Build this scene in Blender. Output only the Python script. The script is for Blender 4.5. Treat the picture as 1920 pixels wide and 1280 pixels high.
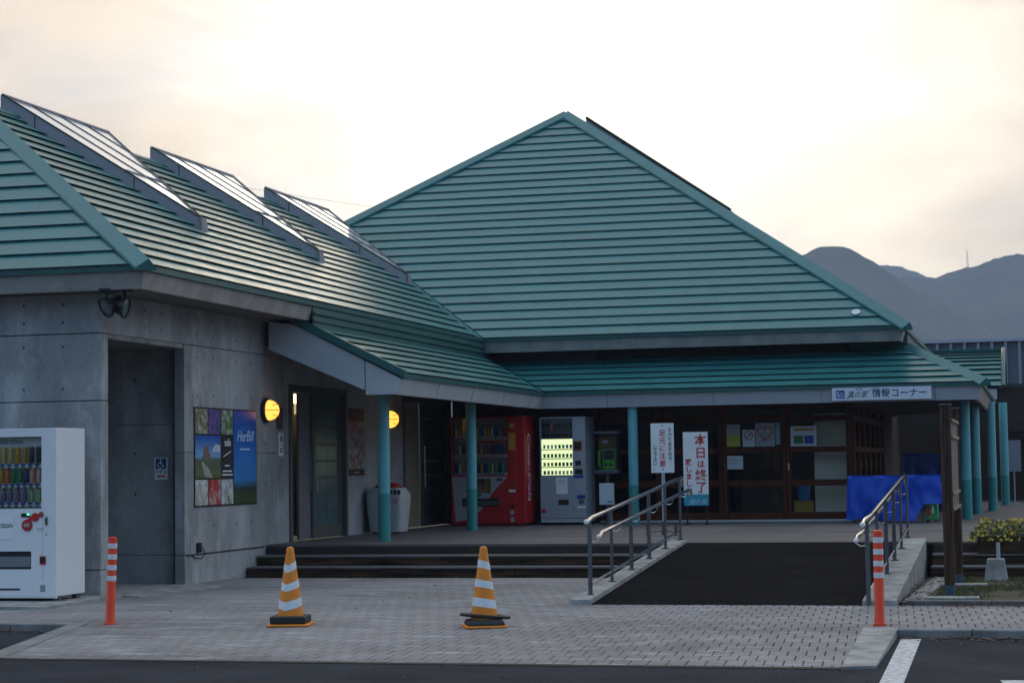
import bpy, bmesh, math, random
from mathutils import Vector, Matrix, noise
random.seed(7)
S = bpy.context.scene
for o in list(bpy.data.objects): bpy.data.objects.remove(o)
COL = S.collection
PI = math.pi
R = math.radians

# ------------------------------------------------------------------ camera
YAW, PIT, ROL = R(14.59), R(3.575), R(-0.8334)
fwd = Vector((-math.sin(YAW)*math.cos(PIT), math.cos(YAW)*math.cos(PIT), math.sin(PIT)))
rt = Vector((math.cos(YAW), math.sin(YAW), 0)); up = rt.cross(fwd)
r2 = rt*math.cos(ROL) + up*math.sin(ROL); u2 = -rt*math.sin(ROL) + up*math.cos(ROL)
cam = bpy.data.cameras.new('camera'); cam.lens = 70.0; cam.sensor_width = 36; cam.sensor_fit = 'HORIZONTAL'
cam.clip_start = 0.1; cam.clip_end = 20000
co = bpy.data.objects.new('camera', cam); COL.objects.link(co)
m = Matrix((r2, u2, -fwd)).transposed().to_4x4(); m.translation = (0, 0, 1.38); co.matrix_world = m
S.camera = co

# ------------------------------------------------------------------ light
SUN_AZ, SUN_EL = R(12), R(13.5)          # azimuth: degrees to the left of +Y
sun_dir = Vector((-math.sin(SUN_AZ)*math.cos(SUN_EL), math.cos(SUN_AZ)*math.cos(SUN_EL), math.sin(SUN_EL)))
world = bpy.data.worlds.new('World'); S.world = world; world.use_nodes = True
wn, wl = world.node_tree.nodes, world.node_tree.links
wn.clear()
def wnode(t, **k):
    n = wn.new(t)
    for a, b in k.items(): setattr(n, a, b)
    return n
out = wnode('ShaderNodeOutputWorld'); bg = wnode('ShaderNodeBackground')
sky = wnode('ShaderNodeTexSky', sky_type='NISHITA', sun_disc=False, sun_elevation=SUN_EL, sun_rotation=-SUN_AZ,
            altitude=200, air_density=1.0, dust_density=1.6, ozone_density=2.0)
SKY_STRENGTH = 0.13
tc = wnode('ShaderNodeTexCoord')
nrm = wnode('ShaderNodeVectorMath', operation='NORMALIZE'); wl.new(tc.outputs['Generated'], nrm.inputs[0])
dot = wnode('ShaderNodeVectorMath', operation='DOT_PRODUCT'); wl.new(nrm.outputs[0], dot.inputs[0]); dot.inputs[1].default_value = sun_dir
# thin evening cloud, lit from behind by the sun it hides: warm and bright near it, blue grey away from it
mp = wnode('ShaderNodeMapping'); mp.inputs['Scale'].default_value = (3.0, 3.0, 9.0); wl.new(nrm.outputs[0], mp.inputs[0])
nz = wnode('ShaderNodeTexNoise'); nz.inputs['Scale'].default_value = 1.7; nz.inputs['Detail'].default_value = 6; nz.inputs['Roughness'].default_value = 0.55
nz.inputs['Distortion'].default_value = 0.6
wl.new(mp.outputs[0], nz.inputs['Vector'])
nz2 = wnode('ShaderNodeTexNoise'); nz2.inputs['Scale'].default_value = 4.2; nz2.inputs['Detail'].default_value = 5; nz2.inputs['Roughness'].default_value = 0.5
wl.new(mp.outputs[0], nz2.inputs['Vector'])
half = wnode('ShaderNodeMath', operation='MULTIPLY_ADD'); wl.new(dot.outputs['Value'], half.inputs[0]); half.inputs[1].default_value = 0.5; half.inputs[2].default_value = 0.5
glow = wnode('ShaderNodeValToRGB'); wl.new(half.outputs[0], glow.inputs[0])
cr = glow.color_ramp; cr.interpolation = 'LINEAR'
cr.elements[0].position = 0.0; cr.elements[0].color = (0.10, 0.25, 0.46, 1)
cr.elements[1].position = 1.0; cr.elements[1].color = (1.45, 1.34, 1.10, 1)
for p, c in ((0.25, (0.22, 0.40, 0.64, 1)), (0.50, (0.66, 0.78, 0.95, 1)), (0.75, (0.72, 0.74, 0.76, 1)), (0.92, (0.66, 0.60, 0.53, 1)), (0.970, (0.60, 0.485, 0.365, 1)), (0.986, (0.625, 0.505, 0.375, 1)), (0.995, (0.84, 0.75, 0.62, 1))):
    e = cr.elements.new(p); e.color = c
gm = wnode('ShaderNodeMix', data_type='RGBA', blend_type='MULTIPLY'); gm.inputs[0].default_value = 1
var = wnode('ShaderNodeValToRGB'); wl.new(nz2.outputs[0], var.inputs[0])
var.color_ramp.elements[0].position = 0.32; var.color_ramp.elements[0].color = (0.83, 0.85, 0.92, 1)
var.color_ramp.elements[1].position = 0.62; var.color_ramp.elements[1].color = (1.09, 1.03, 0.92, 1)
wl.new(glow.outputs[0], gm.inputs[6]); wl.new(var.outputs[0], gm.inputs[7])
sk = wnode('ShaderNodeMix', data_type='RGBA', blend_type='MULTIPLY'); sk.inputs[0].default_value = 1
wl.new(sky.outputs[0], sk.inputs[6]); sk.inputs[7].default_value = (SKY_STRENGTH*0.86, SKY_STRENGTH*0.97, SKY_STRENGTH*1.10, 1)
cov = wnode('ShaderNodeMapRange'); wl.new(nz.outputs[0], cov.inputs[0])
cov.inputs[1].default_value = 0.30; cov.inputs[2].default_value = 0.58; cov.inputs[3].default_value = 0.80; cov.inputs[4].default_value = 0.92
mx = wnode('ShaderNodeMix', data_type='RGBA'); wl.new(cov.outputs[0], mx.inputs[0]); wl.new(sk.outputs[2], mx.inputs[6]); wl.new(gm.outputs[2], mx.inputs[7])
wl.new(mx.outputs[2], bg.inputs[0]); bg.inputs[1].default_value = 1.0
wl.new(bg.outputs[0], out.inputs[0])
sl = bpy.data.lights.new('sun', 'SUN'); sl.energy = 0.12; sl.angle = R(16); sl.color = (1.0, 0.80, 0.58)
so = bpy.data.objects.new('sun', sl); COL.objects.link(so); so.rotation_euler = (-sun_dir).to_track_quat('-Z', 'Y').to_euler()
vs = S.view_settings; vs.view_transform = 'Standard'; vs.look = 'None'; vs.gamma = 1; vs.exposure = 0.7; vs.use_curve_mapping = False
S.render.engine = 'CYCLES'

# ------------------------------------------------------------------ helpers
MATS = {}
def mat(name, col, rough=0.6, metal=0.0, var=0.0, vscale=6.0, bump=0.0, bscale=40.0, col2=None, spec=0.5, rnd=0.0,
        emit=None, estr=0.0, stretch=None, coat=0.0, rvar=0.0):
    if name in MATS: return MATS[name]
    mt = bpy.data.materials.new(name); mt.use_nodes = True; MATS[name] = mt
    n, l = mt.node_tree.nodes, mt.node_tree.links
    b = n['Principled BSDF']; b.inputs['Roughness'].default_value = rough; b.inputs['Metallic'].default_value = metal
    b.inputs['Specular IOR Level'].default_value = spec
    if coat: b.inputs['Coat Weight'].default_value = coat; b.inputs['Coat Roughness'].default_value = 0.15
    b.inputs['Base Color'].default_value = (*col, 1)
    if emit: b.inputs['Emission Color'].default_value = (*emit, 1); b.inputs['Emission Strength'].default_value = estr
    t = n.new('ShaderNodeTexCoord'); vec = t.outputs['Object']
    if stretch:
        mm = n.new('ShaderNodeMapping'); mm.inputs['Scale'].default_value = stretch; l.new(vec, mm.inputs[0]); vec = mm.outputs[0]
    cur = None
    if var or col2:
        nz = n.new('ShaderNodeTexNoise'); nz.inputs['Scale'].default_value = vscale; nz.inputs['Detail'].default_value = 6; nz.inputs['Roughness'].default_value = 0.62
        l.new(vec, nz.inputs['Vector'])
        rp = n.new('ShaderNodeValToRGB'); l.new(nz.outputs[0], rp.inputs[0])
        a = col2 if col2 else tuple(c*(1-var) for c in col)
        rp.color_ramp.elements[0].position = 0.36; rp.color_ramp.elements[0].color = (*a, 1)
        rp.color_ramp.elements[1].position = 0.64; rp.color_ramp.elements[1].color = (*[min(1, c*(1+var)) for c in col], 1)
        cur = rp.outputs[0]
        if rvar:
            mr = n.new('ShaderNodeMapRange'); l.new(nz.outputs[0], mr.inputs[0]); mr.inputs[1].default_value = .3; mr.inputs[2].default_value = .7
            mr.inputs[3].default_value = max(0.02, rough-rvar); mr.inputs[4].default_value = rough+rvar; l.new(mr.outputs[0], b.inputs['Roughness'])
    if rnd:
        oi = n.new('ShaderNodeObjectInfo'); hs = n.new('ShaderNodeHueSaturation')
        mr = n.new('ShaderNodeMapRange'); l.new(oi.outputs['Random'], mr.inputs[0]); mr.inputs[3].default_value = 1-rnd; mr.inputs[4].default_value = 1+rnd
        l.new(mr.outputs[0], hs.inputs['Value'])
        if cur: l.new(cur, hs.inputs['Color'])
        else: hs.inputs['Color'].default_value = (*col, 1)
        cur = hs.outputs[0]
    if cur: l.new(cur, b.inputs['Base Color'])
    if bump:
        nb = n.new('ShaderNodeTexNoise'); nb.inputs['Scale'].default_value = bscale; nb.inputs['Detail'].default_value = 5; l.new(vec, nb.inputs['Vector'])
        bp = n.new('ShaderNodeBump'); bp.inputs['Strength'].default_value = bump; bp.inputs['Distance'].default_value = 0.02
        l.new(nb.outputs[0], bp.inputs['Height']); l.new(bp.outputs[0], b.inputs['Normal'])
    return mt

def world_mat(name, base, dark, light, rough, spec=.3, rnd=0.0, big=(.5,.5,.5), mid=(2,2,2), thr=(.55,.72), bump=.2, bscale=70, lightamt=.7):
    """surface whose stains lie in world space: broad dark blotches and pale deposits over a base colour"""
    mt = bpy.data.materials.new(name); mt.use_nodes = True; MATS[name] = mt; n, l = mt.node_tree.nodes, mt.node_tree.links
    b = n['Principled BSDF']; b.inputs['Roughness'].default_value = rough; b.inputs['Specular IOR Level'].default_value = spec
    g = n.new('ShaderNodeNewGeometry')
    def nz(scale, det, rg, sc=1.0):
        mp = n.new('ShaderNodeMapping'); mp.inputs['Scale'].default_value = scale; l.new(g.outputs['Position'], mp.inputs[0])
        t = n.new('ShaderNodeTexNoise'); t.inputs['Scale'].default_value = sc; t.inputs['Detail'].default_value = det; t.inputs['Roughness'].default_value = rg; l.new(mp.outputs[0], t.inputs['Vector']); return t.outputs[0]
    def rng(src, a, c, lo=0.0, hi=1.0):
        m = n.new('ShaderNodeMapRange'); l.new(src, m.inputs[0]); m.inputs[1].default_value = a; m.inputs[2].default_value = c; m.inputs[3].default_value = lo; m.inputs[4].default_value = hi; return m.outputs[0]
    m1 = n.new('ShaderNodeMix'); m1.data_type = 'RGBA'; l.new(rng(nz(big, 6, .6), .38, .66), m1.inputs[0]); m1.inputs[6].default_value = (*base,1); m1.inputs[7].default_value = (*dark,1)
    m2 = n.new('ShaderNodeMix'); m2.data_type = 'RGBA'; l.new(rng(nz(mid, 7, .68), thr[0], thr[1], 0, lightamt), m2.inputs[0]); l.new(m1.outputs[2], m2.inputs[6]); m2.inputs[7].default_value = (*light,1)
    fine = nz((1,1,1), 4, .7, 38.0); m3 = n.new('ShaderNodeMix'); m3.data_type = 'RGBA'; m3.blend_type = 'MULTIPLY'; m3.inputs[0].default_value = 1
    cb = n.new('ShaderNodeCombineColor'); f = rng(fine, .3, .7, .82, 1.14)
    for k in range(3): l.new(f, cb.inputs[k])
    l.new(m2.outputs[2], m3.inputs[6]); l.new(cb.outputs[0], m3.inputs[7]); cur = m3.outputs[2]
    if rnd:
        oi = n.new('ShaderNodeObjectInfo'); hs = n.new('ShaderNodeHueSaturation'); l.new(rng(oi.outputs['Random'], 0, 1, 1-rnd, 1+rnd), hs.inputs['Value']); l.new(cur, hs.inputs['Color']); cur = hs.outputs[0]
    l.new(cur, b.inputs['Base Color'])
    bp = n.new('ShaderNodeBump'); bp.inputs['Strength'].default_value = bump; bp.inputs['Distance'].default_value = .01; l.new(nz((1,1,1), 5, .6, bscale), bp.inputs['Height']); l.new(bp.outputs[0], b.inputs['Normal'])
    return mt

def glass_mat(name, tint=(0.8, 0.85, 0.85), ior=1.5, rough=0.02, opac=0.0):
    if name in MATS: return MATS[name]
    mt = bpy.data.materials.new(name); mt.use_nodes = True; MATS[name] = mt
    n, l = mt.node_tree.nodes, mt.node_tree.links; n.clear()
    o = n.new('ShaderNodeOutputMaterial'); tr = n.new('ShaderNodeBsdfTransparent'); tr.inputs[0].default_value = (*tint, 1)
    gl = n.new('ShaderNodeBsdfGlossy'); gl.inputs['Roughness'].default_value = rough
    fr = n.new('ShaderNodeFresnel'); fr.inputs[0].default_value = ior
    mx = n.new('ShaderNodeMixShader'); l.new(fr.outputs[0], mx.inputs[0]); l.new(tr.outputs[0], mx.inputs[1]); l.new(gl.outputs[0], mx.inputs[2])
    if opac:
        df = n.new('ShaderNodeBsdfDiffuse'); df.inputs[0].default_value = (*tint, 1)
        m2 = n.new('ShaderNodeMixShader'); m2.inputs[0].default_value = opac
        l.new(tr.outputs[0], m2.inputs[1]); l.new(df.outputs[0], m2.inputs[2]); l.new(m2.outputs[0], mx.inputs[1])
    l.new(mx.outputs[0], o.inputs[0]); return mt

class MB:
    def __init__(s): s.v = []; s.f = []
    def add(s, vs, fs):
        k = len(s.v); s.v += [tuple(a) for a in vs]; s.f += [tuple(i+k for i in f) for f in fs]; return s
    def box(s, x0, x1, y0, y1, z0, z1):
        return s.add([(x0,y0,z0),(x1,y0,z0),(x1,y1,z0),(x0,y1,z0),(x0,y0,z1),(x1,y0,z1),(x1,y1,z1),(x0,y1,z1)],
                     [(0,3,2,1),(4,5,6,7),(0,1,5,4),(1,2,6,5),(2,3,7,6),(3,0,4,7)])
    def slab(s, poly, off):                      # polygon (ccw seen from the side off points to) extruded by the vector -off
        n = len(poly); a = [Vector(p) for p in poly]; b = [p-Vector(off) for p in a]
        return s.add(a+b, [tuple(range(n)), tuple(range(2*n-1, n-1, -1))] + [(i, n+i, n+(i+1) % n, (i+1) % n) for i in range(n)])
    def cyl(s, p0, p1, r0, r1=None, n=12, cap=True):
        p0, p1 = Vector(p0), Vector(p1); r1 = r0 if r1 is None else r1
        d = (p1-p0).normalized(); a = d.orthogonal().normalized(); b = d.cross(a)
        vs = [p+(a*math.cos(t)+b*math.sin(t))*r for p, r in ((p0, r0), (p1, r1)) for t in [2*PI*i/n for i in range(n)]]
        fs = [(i, (i+1) % n, n+(i+1) % n, n+i) for i in range(n)]
        if cap: fs += [tuple(range(n-1, -1, -1)), tuple(range(n, 2*n))]
        return s.add(vs, fs)
    def tube(s, pts, r, n=10):
        pts = [Vector(p) for p in pts]; rings = []; prev = None
        for i, p in enumerate(pts):
            d = (pts[min(i+1, len(pts)-1)]-pts[max(i-1, 0)]).normalized()
            a = d.orthogonal().normalized() if prev is None else (prev-d*prev.dot(d)).normalized()
            prev = a; b = d.cross(a); rings.append([p+(a*math.cos(2*PI*k/n)+b*math.sin(2*PI*k/n))*r for k in range(n)])
        fs = [(i*n+k, i*n+(k+1) % n, (i+1)*n+(k+1) % n, (i+1)*n+k) for i in range(len(pts)-1) for k in range(n)]
        fs += [tuple(range(n-1, -1, -1)), tuple(range((len(pts)-1)*n, len(pts)*n))]
        return s.add([v for q in rings for v in q], fs)
    def lathe(s, prof, n=24, c=(0,0,0), mtx=None):   # prof: (r,z) list about z
        vs = [Vector((r*math.cos(2*PI*k/n), r*math.sin(2*PI*k/n), z)) for r, z in prof for k in range(n)]
        if mtx: vs = [mtx @ v for v in vs]
        vs = [v+Vector(c) for v in vs]
        fs = [(i*n+k, i*n+(k+1) % n, (i+1)*n+(k+1) % n, (i+1)*n+k) for i in range(len(prof)-1) for k in range(n)]
        fs += [tuple(range(n-1, -1, -1)), tuple(range((len(prof)-1)*n, len(prof)*n))]
        return s.add(vs, fs)
    def mesh(s, name):
        me = bpy.data.meshes.new(name); me.from_pydata(s.v, [], s.f); me.update(); return me
    def build(s, name, mt, parent=None, smooth=False, bevel=0.0, kind=None, fix=True):
        me = s.mesh(name)
        if fix:
            bm = bmesh.new(); bm.from_mesh(me); bmesh.ops.recalc_face_normals(bm, faces=bm.faces); bm.to_mesh(me); bm.free()
        return mobj(name, me, mt, parent, smooth, bevel, kind)
def mobj(name, me, mt, parent=None, smooth=False, bevel=0.0, kind=None):
    o = bpy.data.objects.new(name, me); COL.objects.link(o)
    if mt and not me.materials: me.materials.append(mt)
    if parent: o.parent = parent
    if smooth:
        for p in me.polygons: p.use_smooth = True
        try: me.set_sharp_from_angle(angle=R(40))
        except Exception: pass
    if bevel:
        md = o.modifiers.new('bevel', 'BEVEL'); md.width = bevel; md.segments = 2; md.limit_method = 'ANGLE'; md.angle_limit = R(35)
    if kind: o['kind'] = kind
    return o
def bx(name, mt, parent, x0, x1, y0, y1, z0, z1, bevel=0.0, smooth=False):
    return MB().box(x0, x1, y0, y1, z0, z1).build(name, mt, parent, smooth, bevel)
def tag(o, label, cat, group=None):
    o['label'] = label; o['category'] = cat
    if group: o['group'] = group
    return o
def thing(name, label, cat, loc=(0,0,0), rz=0.0, group=None):
    o = bpy.data.objects.new(name, None); COL.objects.link(o); o.location = loc; o.rotation_euler = (0, 0, rz); o.empty_display_size = 0.2
    return tag(o, label, cat, group)
def copy_tree(o, parent=None):
    c = o.copy(); COL.objects.link(c); c.parent = parent
    for ch in list(o.children): copy_tree(ch, c)
    return c
def text(body, size, mt, parent, loc, facing='-Y', name='lettering', align='CENTER', squeeze=1.0, shear=0.0, bold=0.0, roll=0.0):
    cu = bpy.data.curves.new('tmp', 'FONT'); cu.body = body; cu.size = size; cu.align_x = align; cu.align_y = 'CENTER'
    cu.extrude = 0.0008; cu.shear = shear; cu.offset = bold; cu.resolution_u = 3
    to = bpy.data.objects.new('tmp', cu); COL.objects.link(to)
    me = bpy.data.meshes.new_from_object(to.evaluated_get(bpy.context.evaluated_depsgraph_get()))
    bpy.data.objects.remove(to); bpy.data.curves.remove(cu); me.name = name
    rot = Matrix.Rotation(PI/2, 4, 'X')
    if facing == '+X': rot = Matrix.Rotation(PI/2, 4, 'Z') @ rot
    me.transform(Matrix.Translation(loc) @ rot @ Matrix.Rotation(roll, 4, 'Z') @ Matrix.Diagonal((squeeze, 1, 1, 1)))
    me.materials.clear()
    return mobj(name, me, mt, parent)
def clip(poly, a, b, c):                           # keep a*u+b*v<=c
    o = []
    for i in range(len(poly)):
        p, q = poly[i], poly[(i+1) % len(poly)]; dp, dq = a*p[0]+b*p[1]-c, a*q[0]+b*q[1]-c
        if dp <= 0: o.append(p)
        if dp*dq < 0: t = dp/(dp-dq); o.append((p[0]+(q[0]-p[0])*t, p[1]+(q[1]-p[1])*t))
    return o
def rect_clip(poly, u0, u1, v0, v1):
    for h in ((-1,0,-u0), (1,0,u1), (0,-1,-v0), (0,1,v1)):
        poly = clip(poly, *h)
        if len(poly) < 3: return []
    return poly

# ------------------------------------------------------------------ materials
ROOF = mat('roof_paint', (0.030, 0.165, 0.170), rough=0.33, var=0.10, vscale=2.5, rnd=0.05, spec=0.55, bump=0.02, bscale=9, rvar=0.06)
ROOFD = mat('roof_paint_edge', (0.026, 0.105, 0.100), rough=0.40, var=0.10, vscale=3)
DARKGAP = mat('roof_gap_shade', (0.012, 0.020, 0.018), rough=0.9)  # near-black deck: the shade under the panel lips is put into its colour
FASC = mat('fascia_board', (0.30, 0.285, 0.265), rough=0.7, var=0.16, vscale=3.5, bump=0.05, bscale=30)
FASL = mat('fascia_metal', (0.43, 0.46, 0.49), rough=0.5, var=0.06, vscale=2.5)
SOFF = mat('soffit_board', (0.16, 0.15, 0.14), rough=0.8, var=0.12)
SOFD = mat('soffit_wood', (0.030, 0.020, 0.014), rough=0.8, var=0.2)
CONC = world_mat('board_concrete', (.42,.425,.43), (.22,.225,.225), (.58,.59,.60), .85, big=(.9,.9,.5), mid=(2.6,2.6,.9), thr=(.50,.72), lightamt=.7)
CONC2 = mat('old_concrete', (0.33, 0.33, 0.32), rough=0.9, col2=(0.19, 0.19, 0.18), var=0.12, vscale=4, bump=0.25, bscale=60)
CONCD = mat('concrete_joint', (0.06, 0.06, 0.06), rough=0.95)
ASPH = mat('asphalt', (0.034, 0.038, 0.047), spec=0.10, rough=0.9, col2=(0.024, 0.027, 0.034), var=0.15, vscale=1.1, bump=0.5, bscale=220)
ASPHN = mat('ramp_asphalt', (0.0060, 0.0062, 0.0082), spec=0.05, rough=0.9, var=0.45, vscale=2.0, bump=0.6, bscale=160)
PAVE = world_mat('paver', (.255,.248,.25), (.17,.165,.167), (.42,.425,.44), .8, spec=.25, rnd=.06, big=(.45,.8,1), mid=(1.5,5.5,1), thr=(.53,.68), lightamt=.85)
MORT = mat('paver_joint', (0.030, 0.024, 0.016), rough=0.95, var=0.3, vscale=5)
WOODD = mat('dark_timber', (0.090, 0.048, 0.026), spec=0.15, rough=0.8, col2=(0.018, 0.011, 0.007), var=0.2, vscale=3, stretch=(0.5, 6, 6), bump=0.2, bscale=14)
DOORW = mat('door_timber', (0.095, 0.026, 0.011), spec=0.1, rough=0.55, var=0.2, vscale=4, stretch=(4, 4, 0.7))
DECK = mat('deck_board', (0.13, 0.122, 0.12), spec=0.3, rough=0.7, col2=(0.09, 0.083, 0.08), var=0.15, vscale=2.5, stretch=(0.6, 5, 5), rnd=0.14, bump=0.1, bscale=30)
TREAD = mat('tread_edge', (0.30, 0.30, 0.32), rough=0.6, var=0.15)
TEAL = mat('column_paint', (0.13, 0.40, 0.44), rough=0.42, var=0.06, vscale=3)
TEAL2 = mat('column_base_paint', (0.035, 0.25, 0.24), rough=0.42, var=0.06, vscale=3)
BLACK = mat('black_plastic', (0.012, 0.012, 0.013), rough=0.5)
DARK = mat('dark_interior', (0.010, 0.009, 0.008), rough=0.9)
WHITE = mat('white_enamel', (0.74, 0.76, 0.78), rough=0.35, var=0.02, vscale=2)
WHITEP = mat('white_sign', (0.78, 0.79, 0.80), rough=0.5, var=0.03, vscale=5)
STEEL = mat('stainless_tube', (0.72, 0.72, 0.70), rough=0.10, metal=1.0, var=0.05, vscale=8)
STEELD = mat('dull_steel', (0.15, 0.165, 0.19), rough=0.35, metal=0.8, var=0.1, vscale=8)
ALU = mat('skylight_metal', (0.27, 0.26, 0.285), rough=0.5, var=0.05)
ORANGE = mat('cone_orange', (0.70, 0.215, 0.008), rough=0.5, var=0.10, vscale=7)
BOLL = mat('bollard_orange', (0.72, 0.050, 0.005), rough=0.45, var=0.08, vscale=9)
REFL = mat('reflective_tape', (0.62, 0.66, 0.70), rough=0.5, var=0.10, vscale=30)
RED = mat('vending_red', (0.42, 0.010, 0.012), rough=0.32)
GREYM = mat('vending_grey', (0.34, 0.36, 0.39), rough=0.45, var=0.04)
NAVY = mat('navy_print', (0.010, 0.020, 0.12), rough=0.5)
BLUEP = mat('blue_print', (0.010, 0.05, 0.28), rough=0.5)
REDP = mat('red_print', (0.50, 0.025, 0.020), rough=0.5)
BLKP = mat('black_print', (0.015, 0.015, 0.02), rough=0.5)
TEALP = mat('teal_print', (0.02, 0.30, 0.42), rough=0.5)
TARP = mat('blue_tarpaulin', (0.002, 0.050, 0.40), spec=0.35, rough=0.36, var=0.15, vscale=5, bump=0.25, bscale=12)
GRASS = mat('grass', (0.060, 0.085, 0.022), rough=0.8, col2=(0.11, 0.085, 0.035), var=0.2, vscale=2.0)
SOIL = mat('lawn_soil', (0.055, 0.055, 0.022), rough=0.95, col2=(0.045, 0.033, 0.020), var=0.25, vscale=3, bump=0.5, bscale=40)
LEAFM = mat('dead_leaf', (0.16, 0.085, 0.035), rough=0.8, col2=(0.07, 0.04, 0.02), var=0.3, vscale=3)
GLASS = glass_mat('window_glass', (0.94, 0.94, 0.92), ior=1.25)
FROST = mat('frosted_glass', (0.075, 0.125, 0.13), rough=0.25, var=0.08)
SKYG = mat('skylight_glass', (0.66, 0.68, 0.70), rough=0.08, spec=0.9, var=0.03)

# ------------------------------------------------------------------ setting: ground, road, pavement
W, YW, ZP = -9.98, 20.20, 0.375                    # plane of the left wall, of its front wall, platform height
def struct(name, mb, mt): return mb.build(name, mt, kind='structure')
MB().add([(-1800,-800,-.13),(1800,-800,-.13),(1800,2250,-.13),(-1800,2250,-.13)], [(0,1,2,3)]).build('ground', SOIL, kind='structure')
MB().add([(-60,-60,-.06),(60,-60,-.06),(60,17.0,-.06),(-60,17.0,-.06)], [(0,1,2,3)]).build('road', ASPH, kind='structure')
def gz(y): return 0.0 if y > 16.8 else max(-0.050, (y-16.8)/(16.8-14.1)*0.050)
REG = [[(-8.42,16.8),(-7.80,14.1),(-1.33,14.1),(-1.40,16.8)],
       [(-14,16.8),(3,16.8),(3,18.35),(-14,18.35)],
       [(-9.97,18.35),(3,18.35),(3,19.42),(-9.97,19.42)],
       [(-9.97,19.42),(-4.50,19.42),(-4.50,23.95),(-9.97,23.95)]]
pb = MB()
for poly in REG:
    pb.slab([(x, y, gz(y)-0.012) for x, y in poly], (0, 0, 0.10))
pav = pb.build('pavement', MORT, kind='structure')
ang = R(4.0); ca, sa = math.cos(ang), math.sin(ang); PW, PL, J, JY = 0.138, 0.30, 0.0038, 0.0004
def paver_mesh(poly):                               # poly in local uv, rounded top edge by a small chamfer
    mb = MB(); cx = sum(p[0] for p in poly)/len(poly); cy = sum(p[1] for p in poly)/len(poly)
    n = len(poly); top = [(cx+(p[0]-cx)*0.955, cy+(p[1]-cy)*0.998, 0.0) for p in poly]
    mb.add(top+[(p[0], p[1], -0.006) for p in poly]+[(p[0], p[1], -0.03) for p in poly],
           [tuple(range(n))]+[(n+i, n+(i+1) % n, (i+1) % n, i) for i in range(n)]+[(2*n+i, 2*n+(i+1) % n, n+(i+1) % n, n+i) for i in range(n)])
    return mb
shared = paver_mesh([(J-PW/2, JY-PL/2), (PW/2-J, JY-PL/2), (PW/2-J, PL/2-JY), (J-PW/2, PL/2-JY)]).mesh('paver'); shared.materials.append(PAVE)
full = []; rest = MB(); rnd = random.Random(3)
for ri, poly in enumerate(REG):
    lp = [(x*ca+y*sa, -x*sa+y*ca) for x, y in poly]
    u0, u1 = min(p[0] for p in lp), max(p[0] for p in lp); v0, v1 = min(p[1] for p in lp), max(p[1] for p in lp)
    for j in range(int(v0/PL)-1, int(v1/PL)+2):
        for i in range(int(u0/PW)-2, int(u1/PW)+3):
            cu, cv = (i+0.5*(j % 2))*PW, j*PL
            if not (-10.9 < cu*ca-cv*sa < 1.0): continue
            q = [(cu+J-PW/2, cv+JY-PL/2), (cu+PW/2-J, cv+JY-PL/2), (cu+PW/2-J, cv+PL/2-JY), (cu+J-PW/2, cv+PL/2-JY)]
            c = q; k = len(lp)
            for e in range(k):
                a, b = lp[e], lp[(e+1) % k]; nx, ny = b[1]-a[1], -(b[0]-a[0]); c = clip(c, nx, ny, nx*a[0]+ny*a[1])
                if len(c) < 3: break
            if len(c) < 3: continue
            whole = len(c) == 4 and all(abs(c[t][0]-q[t][0])+abs(c[t][1]-q[t][1]) < 1e-6 for t in range(4))
            X_, Y_ = cu*ca-cv*sa, cu*sa+cv*ca; dz = rnd.uniform(-0.0008, 0.0008)
            if whole: full.append((Y_, X_, dz))
            else: rest.add([(x*ca-y*sa, x*sa+y*ca, gz(x*sa+y*ca)+z+dz) for x, y, z in paver_mesh(c).v], paver_mesh(c).f)
full.sort()
vis = [p for p in full if -8.4 < p[1] < 0.2][:300]; vset = set(vis)
for p in full:
    sl_ = 0.050/2.7 if p[0] < 16.8 else 0.0
    if p in vset:
        o = mobj('paver', shared, PAVE, pav); o.location = (p[1], p[0], gz(p[0])+p[2]); o.rotation_euler = (math.atan(sl_), 0, ang)
    else:
        rest.add([(p[1]+x*ca-y*sa, p[0]+x*sa+y*ca, gz(p[0]+x*sa+y*ca)+z+p[2]) for x, y, z in [v.co for v in shared.vertices]], [tuple(f.vertices) for f in shared.polygons])
PAVE2 = PAVE
rest.build('paving_stones', PAVE2, pav, kind='stuff', fix=False)
# edging strip on the left of the apron, kerbs
EDG = mat('edging_concrete', (0.20,0.20,0.20), rough=.9, col2=(.14,.14,.14), var=.15, vscale=4, bump=.2, bscale=60)
e = struct('edging_strip', MB().slab([(-8.58,16.8,.004),(-7.98,14.06,-.046),(-7.80,14.1,-.045),(-8.42,16.8,.005)], (0,0,.12)), EDG)
kl = struct('kerb_left', MB(), CONC2)
for i in range(6):
    bx('kerb_stone', EDG, kl, -8.52-0.6*(i+1)+0.004, -8.52-0.6*i-0.004, 16.62, 16.797, -.12, 0.006, bevel=0.012)
kr = struct('kerb_right', MB(), CONC2)
for i in range(4):
    bx('kerb_stone', EDG, kr, -1.12+0.6*i+0.004, -1.12+0.6*(i+1)-0.004, 16.62, 16.797, -.12, 0.006, bevel=0.012)
struct('kerb_end', MB().slab([(-1.40,16.85,.008),(-1.33,14.02,-.040),(-1.10,14.16,-.040),(-1.115,16.85,.008)], (0,0,.10)), CONC2)
gut = struct('gutter_strip', MB().slab([(-7.95,14.06,-.055),(-1.34,14.02,-.055),(-1.34,14.10,-.051),(-7.82,14.10,-.051)], (0,0,.02)), MATS['paver_joint'])
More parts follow.
